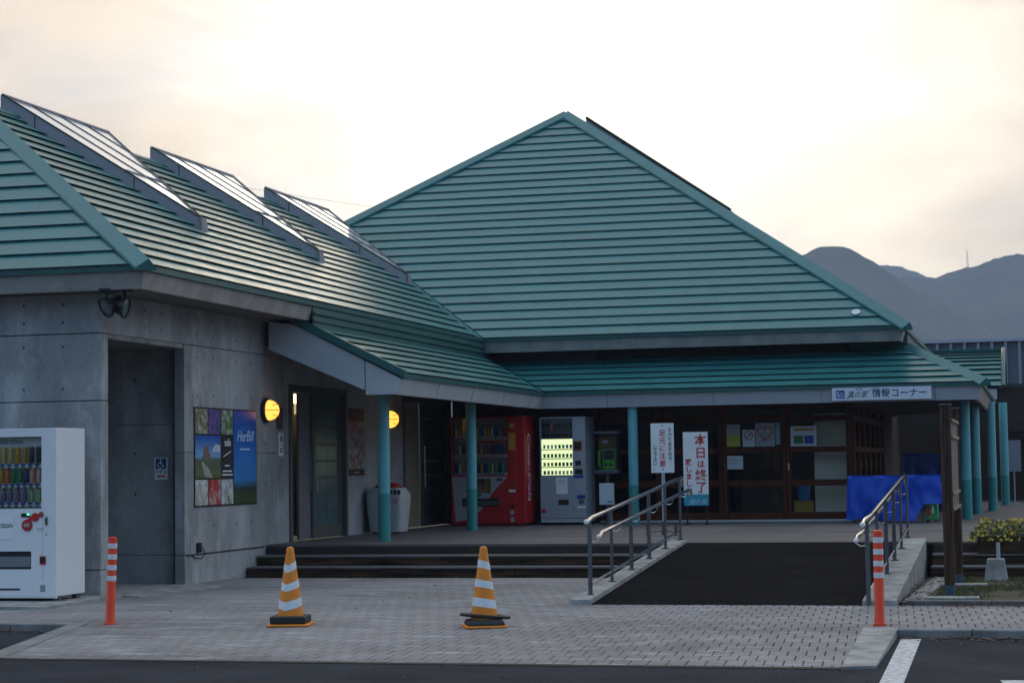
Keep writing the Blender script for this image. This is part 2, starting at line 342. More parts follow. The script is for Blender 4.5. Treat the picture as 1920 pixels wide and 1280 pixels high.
# painted markings
PAINT = mat('road_paint', (0.60, 0.62, 0.64), rough=0.7, col2=(0.30, 0.31, 0.32), var=0.06, vscale=16)
struct('road_marking', MB().add([(-1.075,16.45,-.056),(-1.00,12.8,-.056),(-0.845,12.8,-.056),(-0.915,16.45,-.056)], [(0,1,2,3)]), PAINT)
struct('road_marking', MB().add([(-.25,13.45,-.056),(-.19,12.9,-.056),(.4,12.9,-.056),(.1,13.5,-.056)], [(0,1,2,3)]), PAINT)
# concrete slab under the machine, corridor floor
struct('machine_slab', MB().box(-14, -9.72, 18.40, 20.19, -.05, 0.03), CONC2)
struct('corridor_floor', MB().slab([(-9.55,20.25,.012),(-9.35,22.25,.012),(-9.99,22.62,.014),(-14,22.62,.014),(-14,20.42,.014),(-9.99,20.42,.014)], (0,0,.06)), CONC2)
# lawn
LAWN = [(-1.22,19.62),(3,19.62),(3,24.0),(-1.22,24.0)]
struct('lawn', MB().slab([(x,y,0.0) for x,y in LAWN], (0,0,.08)), SOIL)
kk = struct('kerb_lawn', MB(), mat('dark_kerb', (0.10,0.10,0.10), rough=0.9, var=0.2))
for i in range(5): bx('kerb_stone', MATS['dark_kerb'], kk, -1.22+0.8*i+0.003, -1.22+0.8*(i+1)-0.003, 19.44, 19.615, -.05, 0.045, bevel=0.01)
pth = struct('path', MB().slab([(-1.30,19.7,.004),(-1.13,19.7,.004),(-1.02,23.9,.004),(-1.24,23.9,.004)], (0,0,.05)), MORT)
for i in range(12): bx('paver', PAVE, pth, -1.27+.01*i, -1.09+.01*i, 19.72+.345*i, 20.05+.345*i, -.01, 0.018, bevel=0.006)
for x0,x1,y0,y1 in ((-1.12,-.55,20.12,20.36),(-1.02,-.52,22.3,22.5)):
    bx('paver', CONC2, pth, x0, x1, y0, y1, -.02, 0.03, bevel=0.01)
g = MB(); rg = random.Random(11)
for i in range(15000):
    x, y = rg.uniform(-1.0, 0.6), rg.uniform(19.7, 23.9)
    if noise.noise((x*1.6, y*0.9, 0.3)) < rg.uniform(-.6, .15): continue
    h = rg.uniform(.012, .045); a = rg.uniform(0, PI); w = .006; dx, dy = math.cos(a)*w, math.sin(a)*w; lx, ly = rg.uniform(-.02,.02), rg.uniform(-.02,.02)
    g.add([(x-dx,y-dy,0.0),(x+dx,y+dy,0.0),(x+lx,y+ly,h)], [(0,1,2)])
tag(g.build('grass_blades', GRASS, kind='stuff', fix=False), 'short patchy grass on the lawn beside the ramp', 'grass')
lv = MB()
def leaves(n, fx, fy, fz, s=(.015,.035)):
    for i in range(n):
        x, y = fx(), fy(); z = fz(x, y)+.008; a = rg.uniform(0, 2*PI); r = rg.uniform(*s); t = rg.uniform(-.012, .014)
        c, d = math.cos(a), math.sin(a)
        lv.add([(x-c*r, y-d*r, z), (x-d*r*.5, y+c*r*.5, z+abs(t)), (x+c*r, y+d*r, z+.002), (x+d*r*.5, y-c*r*.5, z+abs(t)*.6)], [(0,1,2,3)])
leaves(170, lambda: rg.uniform(-11,-8.4), lambda: 16.6-abs(rg.gauss(0,.12)), lambda x,y: -.06)
leaves(200, lambda: rg.uniform(-1.1,.8), lambda: 16.6-abs(rg.gauss(0,.16)), lambda x,y: -.06)
leaves(160, lambda: rg.uniform(-1.25,.6), lambda: 19.40-abs(rg.gauss(0,.06)), lambda x,y: 0.0)
leaves(130, lambda: rg.uniform(-1.32,-.98), lambda: rg.uniform(19.6,24), lambda x,y: 0.01)
leaves(160, lambda: rg.uniform(-1.0,.6), lambda: rg.uniform(19.7,23.9), lambda x,y: 0.0)
leaves(46, lambda: rg.uniform(-8,-1), lambda: rg.uniform(12.8,14.02), lambda x,y: -.06, (.008,.02))
leaves(60, lambda: rg.uniform(-9.5,-4.6), lambda: rg.uniform(17,23.8), lambda x,y: gz(y), (.01,.022))
leaves(40, lambda: rg.uniform(-9.6,-4.6), lambda: 23.9-abs(rg.gauss(0,.08)), lambda x,y: gz(y), (.012,.028))
leaves(16, lambda: rg.uniform(-4.2,-1.7), lambda: rg.uniform(19.5,25), lambda x,y: .004+ZP*(y-19.4)/5.68, (.012,.022))
tag(lv.build('fallen_leaves', LEAFM, kind='stuff', fix=False), 'brown fallen leaves lying in the gutters and on the paving', 'leaves')

# ------------------------------------------------------------------ platform, steps, ramp
YE = 25.10                                          # platform edge
plat = struct('veranda_floor', MB().box(-9.97, 3.0, YE+.05, 50, -.1, ZP-.03), MORT)
nb = 0
y = YE
while y < 34.0:
    w = 0.145; x = -9.97; k = 0
    while x < 3.0:
        L = (1.1 if k == 0 and nb % 2 else 2.2); x1 = min(x+L, 3.0)
        bx('deck_board', DECK, plat, x+.002, x1-.002, y+.003, y+w-.003, ZP-.029, ZP+random.uniform(-.001,.001)); x = x1; k += 1
        if x > -4.6 and y > 29: break
    y += w; nb += 1
bx('deck_far', DECK, plat, -4.59, 3.0, 29.2, 50, ZP-.028, ZP-.002)
def steps(name, x0, x1):
    st = struct(name, MB().box(x0, x1, YE-.02, YE+.06, -.05, ZP-.035), SOFD)
    for i, (yf, z) in enumerate(((YE-.72, .115), (YE-.36, .245), (YE, ZP))):
        zb = (-.02, .119, .249)[i]; n = max(1, round((x1-x0)/1.75)); L = (x1-x0)/n
        for k in range(n):
            bx('riser_timber', WOODD, st, x0+k*L+.004, x0+(k+1)*L-.004, yf, yf+.10, zb, z-.026, bevel=0.006)
            if i < 2: bx('tread_board', DECK, st, x0+k*L+.003, x0+(k+1)*L-.003, yf-.022, yf+.37, z-.025, z, bevel=0.004)
    return st
steps('steps', -9.96, -4.55); steps('steps', -1.22, 3.0)
RX0, RX1, RY0, RY1 = -4.28, -1.62, 19.42, YE
def rz(y): return max(0, min(1, (y-RY0)/(RY1-RY0)))*ZP
struct('ramp', MB().add([(RX0,RY0-.02,.004),(RX1,RY0-.02,.004),(RX1,RY1,ZP+.004),(RX0,RY1,ZP+.004),(RX0,RY0-.02,-.05),(RX1,RY0-.02,-.05),(RX1,RY1,-.05),(RX0,RY1,-.05)],
       [(0,1,2,3),(0,4,5,1),(1,5,6,2),(2,6,7,3),(3,7,4,0)]), ASPHN)
for nm, x0, x1 in (('ramp_kerb', RX0-.20, RX0), ('ramp_kerb', RX1, RX1+.32)):
    t0, t1 = .05, .045
    struct(nm, MB().add([(x0,RY0-.05,t0),(x1,RY0-.05,t0),(x1,RY1+.05,ZP+t1),(x0,RY1+.05,ZP+t1),(x0,RY0-.05,-.05),(x1,RY0-.05,-.05),(x1,RY1+.05,-.05),(x0,RY1+.05,-.05)],
           [(0,1,2,3),(0,4,5,1),(1,5,6,2),(2,6,7,3),(3,7,4,0)]), CONC2)

def rail(name, label, x, y0, y1, posts, inner):
    t = thing(name, label, 'handrail', (x, y0, 0), group='handrails along the ramp')
    zz = lambda y: rz(y)+.05
    L = y1-y0; s = inner                            # rails stand off towards the ramp
    pts = [(s*.02, -.22, zz(y0)+.74), (s*.02, -.10, zz(y0)+.755)]+[(s*.02, L*k/8, zz(y0+L*k/8)+.775) for k in range(9)]
    pts += [(s*.02, L+.06, zz(y1)+.775), (s*.02, L+.10, zz(y1)+.74), (s*.02, L+.10, zz(y1)+.66)]
    h = MB().tube(pts, .021, 12).build('handrail', STEEL, t, True)
    mtx = Matrix.Rotation(PI/2, 4, 'X')
    MB().lathe([(.026,-.012),(.027,.012),(.020,.030),(.008,.036)], 16, (s*.02, -.22, zz(y0)+.74), mtx).build('end_cap', WHITE, h, True)
    pts = [(s*.10, -.02, zz(y0)+.585), (s*.10, .06, zz(y0)+.60)]+[(s*.10, .1+L*k/8, zz(y0+.1+L*k/8)+.615) for k in range(9)]
    pts += [(s*.10, L+.26, zz(y1)+.615), (s*.10, L+.29, zz(y1)+.58), (s*.10, L+.29, zz(y1)+.52)]
    h = MB().tube(pts, .019, 12).build('handrail', STEEL, t, True)
    MB().lathe([(.024,-.012),(.025,.012),(.018,.028),(.008,.033)], 16, (s*.10, -.02, zz(y0)+.585), mtx).build('end_cap', WHITE, h, True)
    MB().tube([(0, .03, zz(y0)+.11), (0, L, zz(y1)+.11)], .013, 10).build('bottom_bar', STEEL, t, True)
    for k in range(posts):
        yy = L*k/(posts-1); zb = zz(y0+yy)
        p = MB().cyl((0,yy,zb-.02), (0,yy,zb+.77), .022 if k in (0,2,3) else .017, n=14).build('post', STEELD, t, True)
        MB().cyl((0,yy,zb-.004), (0,yy,zb+.008), .045, n=16).build('base_plate', STEELD, p)
        MB().tube([(0,yy+.01,zb+.54), (s*.06,yy+.01,zb+.53), (s*.10,yy+.01,zb+.555), (s*.10,yy+.01,zb+.60)], .005, 8).build('bracket', STEEL, p, True)
    return t
rail('handrail', 'stainless double handrail on the left kerb of the ramp', -4.36, 19.75, 25.10, 6, 1)
rail('handrail', 'stainless double handrail on the right kerb of the ramp, behind the bollard', -1.53, 19.00, 25.20, 6, -1)

# ------------------------------------------------------------------ roofs
PAN = 0.247
def roof_face(parent, pts, n, uax, mt=ROOF, plen=3.6, off0=0.0, cut=None, under=True):
    """pts: planar polygon (world), n: normal, uax: along the eave. Lays overlapping metal panels on it, one object each."""
    n = Vector(n).normalized(); u = Vector(uax).normalized(); v = n.cross(u)
    if v.z < 0: u = -u; v = n.cross(u)
    o = Vector(pts[0]); uv = [((Vector(p)-o).dot(u), (Vector(p)-o).dot(v)) for p in pts]
    a = sum(uv[i][0]*uv[(i+1) % len(uv)][1]-uv[(i+1) % len(uv)][0]*uv[i][1] for i in range(len(uv)))
    if a < 0: uv.reverse()
    vmin = min(p[1] for p in uv); vmax = max(p[1] for p in uv)
    puv = uv
    if cut:
        for h in cut(uv): puv = clip(puv, *h)
    k = 0; rr = random.Random(len(pts)*17+int(vmax*100))
    while vmin+k*PAN < vmax-.03:
        v0, v1 = vmin+k*PAN, min(vmin+(k+1)*PAN+.02, vmax)
        st = rect_clip(puv, -1e3, 1e3, v0, v1)
        if len(st) >= 3:
            ua, ub = min(p[0] for p in st), max(p[0] for p in st); x = ua-((k*1.37+off0) % plen)
            while x < ub:
                pc = rect_clip(st, x+.001, x+plen-.001, v0, v1)
                if len(pc) >= 3 and max(p[0] for p in pc)-min(p[0] for p in pc) > .02:
                    jit = rr.uniform(-.0015, .0015)
                    top = [o+u*p[0]+v*p[1]+n*(.042-.028*(p[1]-v0)/(PAN+.02)+jit) for p in pc]
                    MB().slab(top, n*.004).build('roof_panel', mt, parent, fix=False)
                x += plen
        k += 1
def cap(name, a, b, parent, w=.11, h=.075, mt=None, lift=.03, side=None):
    """raised cap along an edge from a to b, an upside-down V profile"""
    a, b = Vector(a), Vector(b); d = (b-a).normalized(); s = d.cross(Vector((0,0,1))).normalized(); upv = s.cross(d)
    if upv.z < 0: upv = -upv
    mb = MB(); pr = [(-w, -.5*w+lift-.0), (-w, -.5*w+lift+.03), (0, lift+h), (w, -.5*w+lift+.03), (w, -.5*w+lift)]
    vs = [p+s*x+upv*z for p in (a, b) for x, z in pr]
    mb.add(vs, [(0,1,6,5),(1,2,7,6),(2,3,8,7),(3,4,9,8),(4,0,5,9),(0,4,3,2,1),(5,6,7,8,9)])
    return mb.build(name, mt or ROOF, parent)

XU, YF, YU, ZU = -9.22, 19.73, 33.46, 3.593
XR, ZR = -12.66, 6.001                              # ridge of the left wing
PE = 0.95
VY = YU+(ZR-ZU)/PE
APX = Vector((-8.82, YU+4.75/PE, ZU+4.75)); CR = Vector((-1.98, YU, ZU))
HT = Vector((XR, 22.08, ZR)); CF = Vector((XU, YF, ZU)); CI = Vector((XU, YU, ZU)); VT = Vector((XR, VY, ZR))
wing = thing('concrete_building', 'low concrete building with green hipped roof and three skylights on the left', 'building', (W, YW, 0))
hall = thing('hall_building', 'main hall with tall green pyramid roof and glazed timber doors', 'building', (CR.x-1, 34.0, 0))
# parts of the two buildings keep world coordinates under their Empties
_build = mobj
def mobj(name, me, mt, parent=None, smooth=False, bevel=0.0, kind=None):
    o = _build(name, me, mt, None, smooth, bevel, kind)
    if parent is not None:
        o.parent = parent
        if parent in (wing, hall): o.matrix_parent_inverse = Matrix.Translation(-Vector(parent.location))
    return o

# left wing: east slope, front hip, far slopes
east_n = Vector((.70, 0, 1)).normalized(); front_n = Vector((0, -1.05, 1)).normalized()
wroof = MB().slab([CF, CI, VT, HT], east_n*.06).build('roof', DARKGAP, wing)
DROP = .035
valley_dir = (VT-CI)
def east_cut(uv):                                    # panels stop short of the valley
    return []
sh = Vector((0, -.42, 0))
roof_face(wroof, [CF, CI+sh, VT+sh, HT], east_n, (0,1,0))
MB().slab([p+east_n*.006 for p in (CI+sh*1.1, CI, VT, VT+sh*1.1)], east_n*.008).build('valley_flashing', ROOF, wroof)
HW = Vector((2*XR-XU, YF, ZU))
fr = MB().slab([CF, HT, HW], front_n*.06).build('roof', DARKGAP, wing)
roof_face(fr, [CF, HT, HW], front_n, (1,0,0), off0=1.1)
west_n = Vector((-.7, 0, 1)).normalized()
MB().slab([HW, HT, VT+Vector((0,6,0)), HW+Vector((0,24,0))], west_n*.06).build('roof', ROOF, wing)
cap('hip_cap', CF+Vector((.03,-.03,-.02)), HT, wroof, w=.13)
cap('ridge_cap', HT, VT+Vector((0,-.1,0)), wroof, w=.14, h=.03, lift=.02, mt=ROOF)
# hall: front slope, side slopes, back
hf_n = Vector((0, -PE, 1)).normalized()
hroof = MB().slab([CI, CR, APX, VT], hf_n*.06).build('roof', DARKGAP, hall)
roof_face(hroof, [CI, CR, APX, VT], hf_n, (1,0,0), off0=0.6)
BK = 2*APX.y-YU
ML = Vector((VT.x-(APX-VT).x/(APX-VT).z*(VT.z-ZU), YU, ZU))
MB().slab([CR, (CR.x, BK, ZU), APX], Vector((.7,0,1)).normalized()*.06).build('roof', ROOF, hall)
MB().slab([APX, (CR.x, BK, ZU), (ML.x, BK, ZU)], Vector((0,1,1)).normalized()*.06).build('roof', ROOF, hall)
MB().slab([VT, APX, (ML.x, BK, ZU), (ML.x, VT.y, ZU)], Vector((-.7,0,1)).normalized()*.06).build('roof', ROOF, hall)
cap('hip_cap', CR+Vector((.04,-.04,-.03)), APX, hroof, w=.14)
cap('hip_cap', VT, APX, hroof, w=.12)
# eaves of the upper roofs: drip, fascia, soffit
def eave(parent, a, b, outv, name='fascia', mt=FASC, depth=.215, inset=.05, soff=0.0, soffm=SOFF, dripm=ROOFD, ca=0, cb=0):
    """drip edge, slanted fascia and soffit from a to b; ca, cb: +1 mitre for a convex corner, -1 for a concave one, 0 square"""
    a, b, ov = Vector(a), Vector(b), Vector(outv); d = (b-a).normalized()
    def bar(prof, nm, m_):
        vs = [a-ov*k+d*k*ca+Vector((0,0,z)) for k, z in prof]+[b-ov*k-d*k*cb+Vector((0,0,z)) for k, z in prof]
        return MB().add(vs, [(0,1,5,4),(1,2,6,5),(2,3,7,6),(3,0,4,7),(0,3,2,1),(4,5,6,7)]).build(nm, m_, parent)
    bar([(0,.02),(0,-.045),(.09,-.045),(.09,.02)], 'drip_edge', dripm)
    f = bar([(.035,-.046),(.035+inset,-depth-.02),(.09+inset,-depth-.02),(.089,-.046)], name, mt)
    if soff:
        k0 = .085+inset; zb = Vector((0,0,-depth+.005))
        MB().slab([a-ov*k0+d*k0*ca+zb, b-ov*k0-d*k0*cb+zb, b-ov*soff-d*soff*cb+zb, a-ov*soff+d*soff*ca+zb], (0,0,-.02)).build('soffit', soffm, parent)
    return f
eave(wing, CF, CI, (1,0,0), soff=.74, ca=1, cb=-1)
eave(wing, HW, CF, (0,-1,0), soff=.46, cb=1)
eave(hall, CI, CR, (0,-1,0), soff=.60, soffm=SOFF, ca=-1, cb=1)
eave(hall, CR, (CR.x, BK, ZU), (1,0,0), soff=.8, ca=1, soffm=mat('soffit_pine', (0.22, 0.12, 0.06), rough=0.6, var=0.2))
# skylights on the east slope: triangular glazed boxes
def skylight(parent, y0, width, xb, yb, h=.19):
    up_ = east_n
    r = lambda x, y, t: Vector((x, y, ZU+.7*(XU-x)))+Vector((0,0,t))
    xt = XR-.05
    A0, B0, C0 = r(xt, y0, -.05), r(xb, yb, -.03), r(xt, y0+width, -.05)
    A1, B1, C1 = r(xt, y0, h+.02), r(xb, yb, h), r(xt, y0+width, h+.02)
    e = Vector((0,.06,0))
    # near side wall, split in three panels with dark joints
    fr_ = MB().slab([A0+e, B0+e, B1+e, A1+e], (0,-.04,0)).build('skylight', BLACK, parent)
    for t0, t1 in ((0,.155),(.162,.655),(.662,1)):
        L = lambda a, b, t: a+(b-a)*t
        MB().slab([L(A0,B0,t0), L(A0,B0,t1), L(A1,B1,t1)-Vector((0,0,.02)), L(A1,B1,t0)-Vector((0,0,.02))], (0,-.05,0)).build('side_panel', ALU, fr_)
    top = MB()
    top.tube([A1, B1], .012, 6)
    top.build('frame_bar', BLACK, fr_)
    MB().tube([A1, C1], .02, 6).build('frame_bar', ALU, fr_); MB().tube([C1, B1+Vector((0,.06,0))], .012, 6).build('frame_bar', BLACK, fr_)
    # end wall at the bottom, far wall, back wall
    MB().slab([B0+Vector((.0,.0,-.02)), B0+Vector((.02,.22,-.03)), B1+Vector((.0,.16,-.01)), B1], (-.02,0,0)).build('side_panel', ALU, fr_)
    MB().slab([C0, A0, A1, C1], (.03,0,0)).build('side_panel', ALU, fr_)
    MB().slab([C1, B1, B0, C0], (0,.02,0)).build('side_panel', ALU, fr_)
    # panes between bars running down the slope and one cross bar
    N = 4; tc_ = .60
    for k in range(N):
        f0, f1 = k/N, (k+1)/N
        def pt(f, s): return A1+(C1-A1)*f+(B1-A1)*s
        for s0, s1 in ((0, tc_), (tc_, 1)):
            q = [(f0,s0),(f1,s0),(f1,s1),(f0,s1)]
            q = clip(q, 1, 1, 1)
            if len(q) >= 3:
                MB().slab([pt(*p)-Vector((0,0,.012)) for p in q], up_*.008).build('pane', SKYG, fr_)
        if k: MB().tube([pt(f0,0)-Vector((0,0,.006)), pt(f0,1-f0)-Vector((0,0,.006))], .008, 6).build('glazing_bar', BLACK, fr_)
    MB().tube([pt(0,tc_), pt(1-tc_,tc_)], .011, 6).build('glazing_bar', ALU, fr_)
skylight(wing, 22.95, 3.05, -10.56, 24.30); skylight(wing, 27.45, 3.15, -10.60, 28.92); skylight(wing, 32.05, 3.2, -10.70, 33.75)
# skylight on the hall's right slope, only its edge shows above the hip
a = APX+Vector((.28,.55,-.2)); s_ = Vector((1,0,-.6955))
fr_ = MB().slab([a+Vector((0,0,-.2)), a+s_*2.9+Vector((0,0,-.2)), a+s_*2.9+Vector((0,0,.22)), a+Vector((0,0,.22))], (0,-.05,0)).build('skylight', ALU, hall)
MB().slab([a+Vector((0,0,.24)), a+s_*2.9+Vector((0,0,.24)), a+s_*2.9+Vector((0,1.4,.24)), a+Vector((0,1.4,.24))], (0,0,.03)).build('pane', SKYG, fr_)
MB().tube([a+Vector((0,0,.24)), a+s_*2.9+Vector((0,0,.24))], .03, 6).build('frame_bar', BLACK, fr_)
MB().tube([a+s_*.75+Vector((0,-.03,-.1)), a+s_*.75+Vector((0,-.03,.22))], .02, 6).build('frame_bar', BLACK, fr_)
# white vent disc on the right of the front slope
q = Vector((-2.80, YU+.25, ZU+.25*PE)); 
MB().lathe([(.070,0),(.072,.012),(.050,.022),(.034,.010),(.02,.008)], 20, q+hf_n*.05, hf_n.to_track_quat('Z','Y').to_matrix().to_4x4()).build('vent_cap', WHITE, hall, True)

# lower veranda roofs
XE, YL, ZL, XLR = -7.97, 32.72, 2.60, -0.73
PL1, PL2 = .51, .47
XT = -9.25; ZT = ZL+PL1*(XE-XT); YT = YL+(ZT-ZL)/PL2; YG = 24.95
lo1_n = Vector((PL1,0,1)).normalized(); lo2_n = Vector((0,-PL2,1)).normalized()
LI = Vector((XE,YL,ZL)); LT = Vector((XT,YT,ZT))
G0 = Vector((XE,YG,ZL)); G1 = Vector((XT,YG,ZT))
veL = MB().slab([G0, LI, LT, G1], lo1_n*.05).build('veranda_roof', DARKGAP, wing)
s2 = Vector((0,-.30,0))
roof_face(veL, [G0, LI+s2, LT+s2, G1], lo1_n, (0,1,0), off0=2.2)
MB().slab([p+lo1_n*.006 for p in (LI+s2*1.1, LI, LT, LT+s2*1.1)], lo1_n*.008).build('valley_flashing', ROOF, veL)
MB().slab([(XT+.03,YG,ZT-.05), (XT+.03,YT,ZT-.05), (XT,YT,ZT+.34), (XT,YG+.05,ZT+.34)], (.02,0,0)).build('wall_flashing', ROOFD, veL)
for k in range(2): bx('flashing_rib', ROOFD, veL, XT+.02, XT+.05, YG, YT, ZT+.09+.10*k, ZT+.115+.10*k)
LR = Vector((XLR, YL, ZL)); LRT = Vector((XLR-(ZT-ZL)/.52, YT, ZT))
veM = MB().slab([LI, LR, LRT, LT], lo2_n*.05).build('veranda_roof', DARKGAP, hall)
roof_face(veM, [LI, LR, LRT, LT], lo2_n, (1,0,0), off0=1.7)
MB().slab([(XT,YT-.03,ZT-.05), (LRT.x,YT-.03,ZT-.05), (LRT.x,YT,ZT+.34), (XT,YT,ZT+.34)], (0,-.02,0)).build('wall_flashing', ROOFD, veM)
for k in range(2): bx('flashing_rib', ROOFD, veM, XT, LRT.x, YT-.05, YT-.02, ZT+.09+.10*k, ZT+.115+.10*k)
cap('hip_cap', LR+Vector((.03,-.03,-.02)), LRT, veM, w=.12)
veR = MB().slab([LR, (XLR, 44, ZL), (LRT.x, 44, ZT), LRT], Vector((.52,0,1)).normalized()*.05).build('veranda_roof', ROOF, hall)
eave(wing, G0+Vector((0,.066,0)), LI, (1,0,0), mt=FASL, depth=.24, inset=.065, cb=-1)
eave(hall, LI, LR, (0,-1,0), mt=FASL, depth=.24, inset=.065, ca=-1, cb=1)
eave(hall, LR, (XLR,44,ZL), (1,0,0), mt=FASC, depth=.24, inset=.065, ca=1)
JOINT = mat('joint_line', (0.12,0.12,0.12), rough=.8)
for y in (26.7, 28.5, 30.3, 32.0): MB().slab([(XE-.0345,y,ZL-.047),(XE-.0345,y+.008,ZL-.047),(XE-.0995,y+.008,ZL-.258),(XE-.0995,y,ZL-.258)], (-.004,0,0)).build('fascia_joint', JOINT, wing)
for x in (-6.9, -5.1, -3.33, -1.5): MB().slab([(x,YL+.0345,ZL-.047),(x+.008,YL+.0345,ZL-.047),(x+.008,YL+.0995,ZL-.258),(x,YL+.0995,ZL-.258)], (0,.004,0)).build('fascia_joint', JOINT, hall)
# ceilings under the veranda roofs
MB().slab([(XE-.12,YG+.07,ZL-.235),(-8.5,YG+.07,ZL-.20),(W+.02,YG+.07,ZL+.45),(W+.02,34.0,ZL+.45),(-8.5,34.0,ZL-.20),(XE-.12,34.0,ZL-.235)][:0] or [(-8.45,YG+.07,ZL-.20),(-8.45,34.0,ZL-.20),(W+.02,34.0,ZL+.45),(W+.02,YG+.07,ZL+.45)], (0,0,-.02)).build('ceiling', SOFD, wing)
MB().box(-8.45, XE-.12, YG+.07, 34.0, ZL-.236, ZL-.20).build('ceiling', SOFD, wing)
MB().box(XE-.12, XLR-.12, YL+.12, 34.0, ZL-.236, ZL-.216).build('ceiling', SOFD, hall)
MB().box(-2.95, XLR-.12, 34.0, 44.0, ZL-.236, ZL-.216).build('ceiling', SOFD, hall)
# gable plate that closes the end of the left veranda roof
pz = lambda x: ZL+PL1*(XE-x)
plate = MB().slab([(-8.50,YG,ZL-.255),(XE-.10,YG,ZL-.255),(XE-.035,YG,ZL-.055),(-8.50,YG,pz(-8.50)-.075)], (0,-.06,0)).build('gable_panel', FASL, wing)
xl = -9.865
MB().slab([(xl,YG+.004,2.985),(-8.515,YG+.004,ZL-.19),(-8.515,YG+.004,pz(-8.515)-.075),(-9.50,YG+.004,pz(-9.50)-.075),(xl,YG+.004,3.36)], (0,-.06,0)).build('gable_panel', FASL, wing)
MB().slab([(XE+.02,YG-.03,ZL-.05),(XE+.02,YG-.03,ZL+.055),(-9.55,YG-.03,pz(-9.55)+.05),(-9.55,YG-.03,pz(-9.55)-.065)], (0,-.10,0)).build('verge_trim', ROOFD, wing)

# ------------------------------------------------------------------ walls of the left wing
wl_ = MB().box(-16, W-.10, YW+.10, YW+.30, -.1, 3.37).build('wall', CONCD, wing)
def panel(x0, x1, y0, y1, z0, z1, parent=None): return bx('wall_panel', CONC, parent or wl_, x0, x1, y0, y1, z0, z1, bevel=0.006)
G_ = .005
for x0, x1 in ((-12.6, -11.55), (-11.55, W)):
    for z0, z1 in ((0.0, .30), (.30, 2.17), (2.17, 2.92), (2.92, 3.37)):
        panel(x0+G_, x1-(0.0 if x1 == W else G_), YW, YW+.12, z0+G_, z1-G_)
# side wall: strip before the opening, lintel, wall with the posters
for z0, z1 in ((0.0,.30),(.30,2.17),(2.17,2.92)): panel(W-.13, W-.002, YW+.122, 20.395, z0+G_, z1-G_)
for y0, y1 in ((YW+.122, 21.6), (21.6, 23.85), (23.85, 26.0)): panel(W-.13, W, y0+G_/2, y1-G_/2, 2.925, 3.37)
bx('lintel_edge', CONC2, wl_, W-.12, W-.012, 20.40, 22.45, 2.87, 2.921)
for y0, y1 in ((22.455, 23.85), (23.85, 25.97)):
    for z0, z1 in ((-.02,.352),(.356,1.60),(1.60,2.92)): panel(W-.13, W, y0+G_/2, y1-G_/2, z0+G_/2, z1-G_/2)
bx('wall', CONCD, wing, W-.16, W-.125, 22.47, 25.95, -.02, 3.36)
# recess: far wall, back wall, ceiling
for z0, z1 in ((.0,.352),(.356,1.95),(1.955,2.9)): panel(-14, W-.131, 22.60, 22.75, z0, z1)
bx('wall', CONC, wing, -14.2, -14.0, 20.4, 22.75, 0, 2.9); bx('ceiling', SOFF, wing, -14, W-.13, 20.32, 22.6, 2.86, 2.90)
bx('conduit', mat('conduit_grey', (.42,.43,.43), rough=.5), wing, W-.20, W-.155, 22.57, 22.598, .36, 2.86)
# tie holes of the formwork
th = MB()
for z in (.70, 1.20, 1.72, 2.31, 2.78, 3.05, 3.25):
    for x in (-10.44, -10.92, -11.4): th.cyl((x,YW+.006,z), (x,YW-.0015,z), .015, n=10)
    for yv in (20.9, 21.35, 21.8, 22.3, 22.85, 23.35, 24.1, 24.6, 25.1):
        if z < 2.9 and yv < 22.45: continue
        th.cyl((W-.006,yv,z), (W+.0015,yv,z), .015, n=10)
for z in (1.1, 1.6, 2.5): th.cyl((-10.7,22.606,z), (-10.7,22.5985,z), .015, n=10)
th.build('tie_holes', CONCD, wing, kind='stuff')
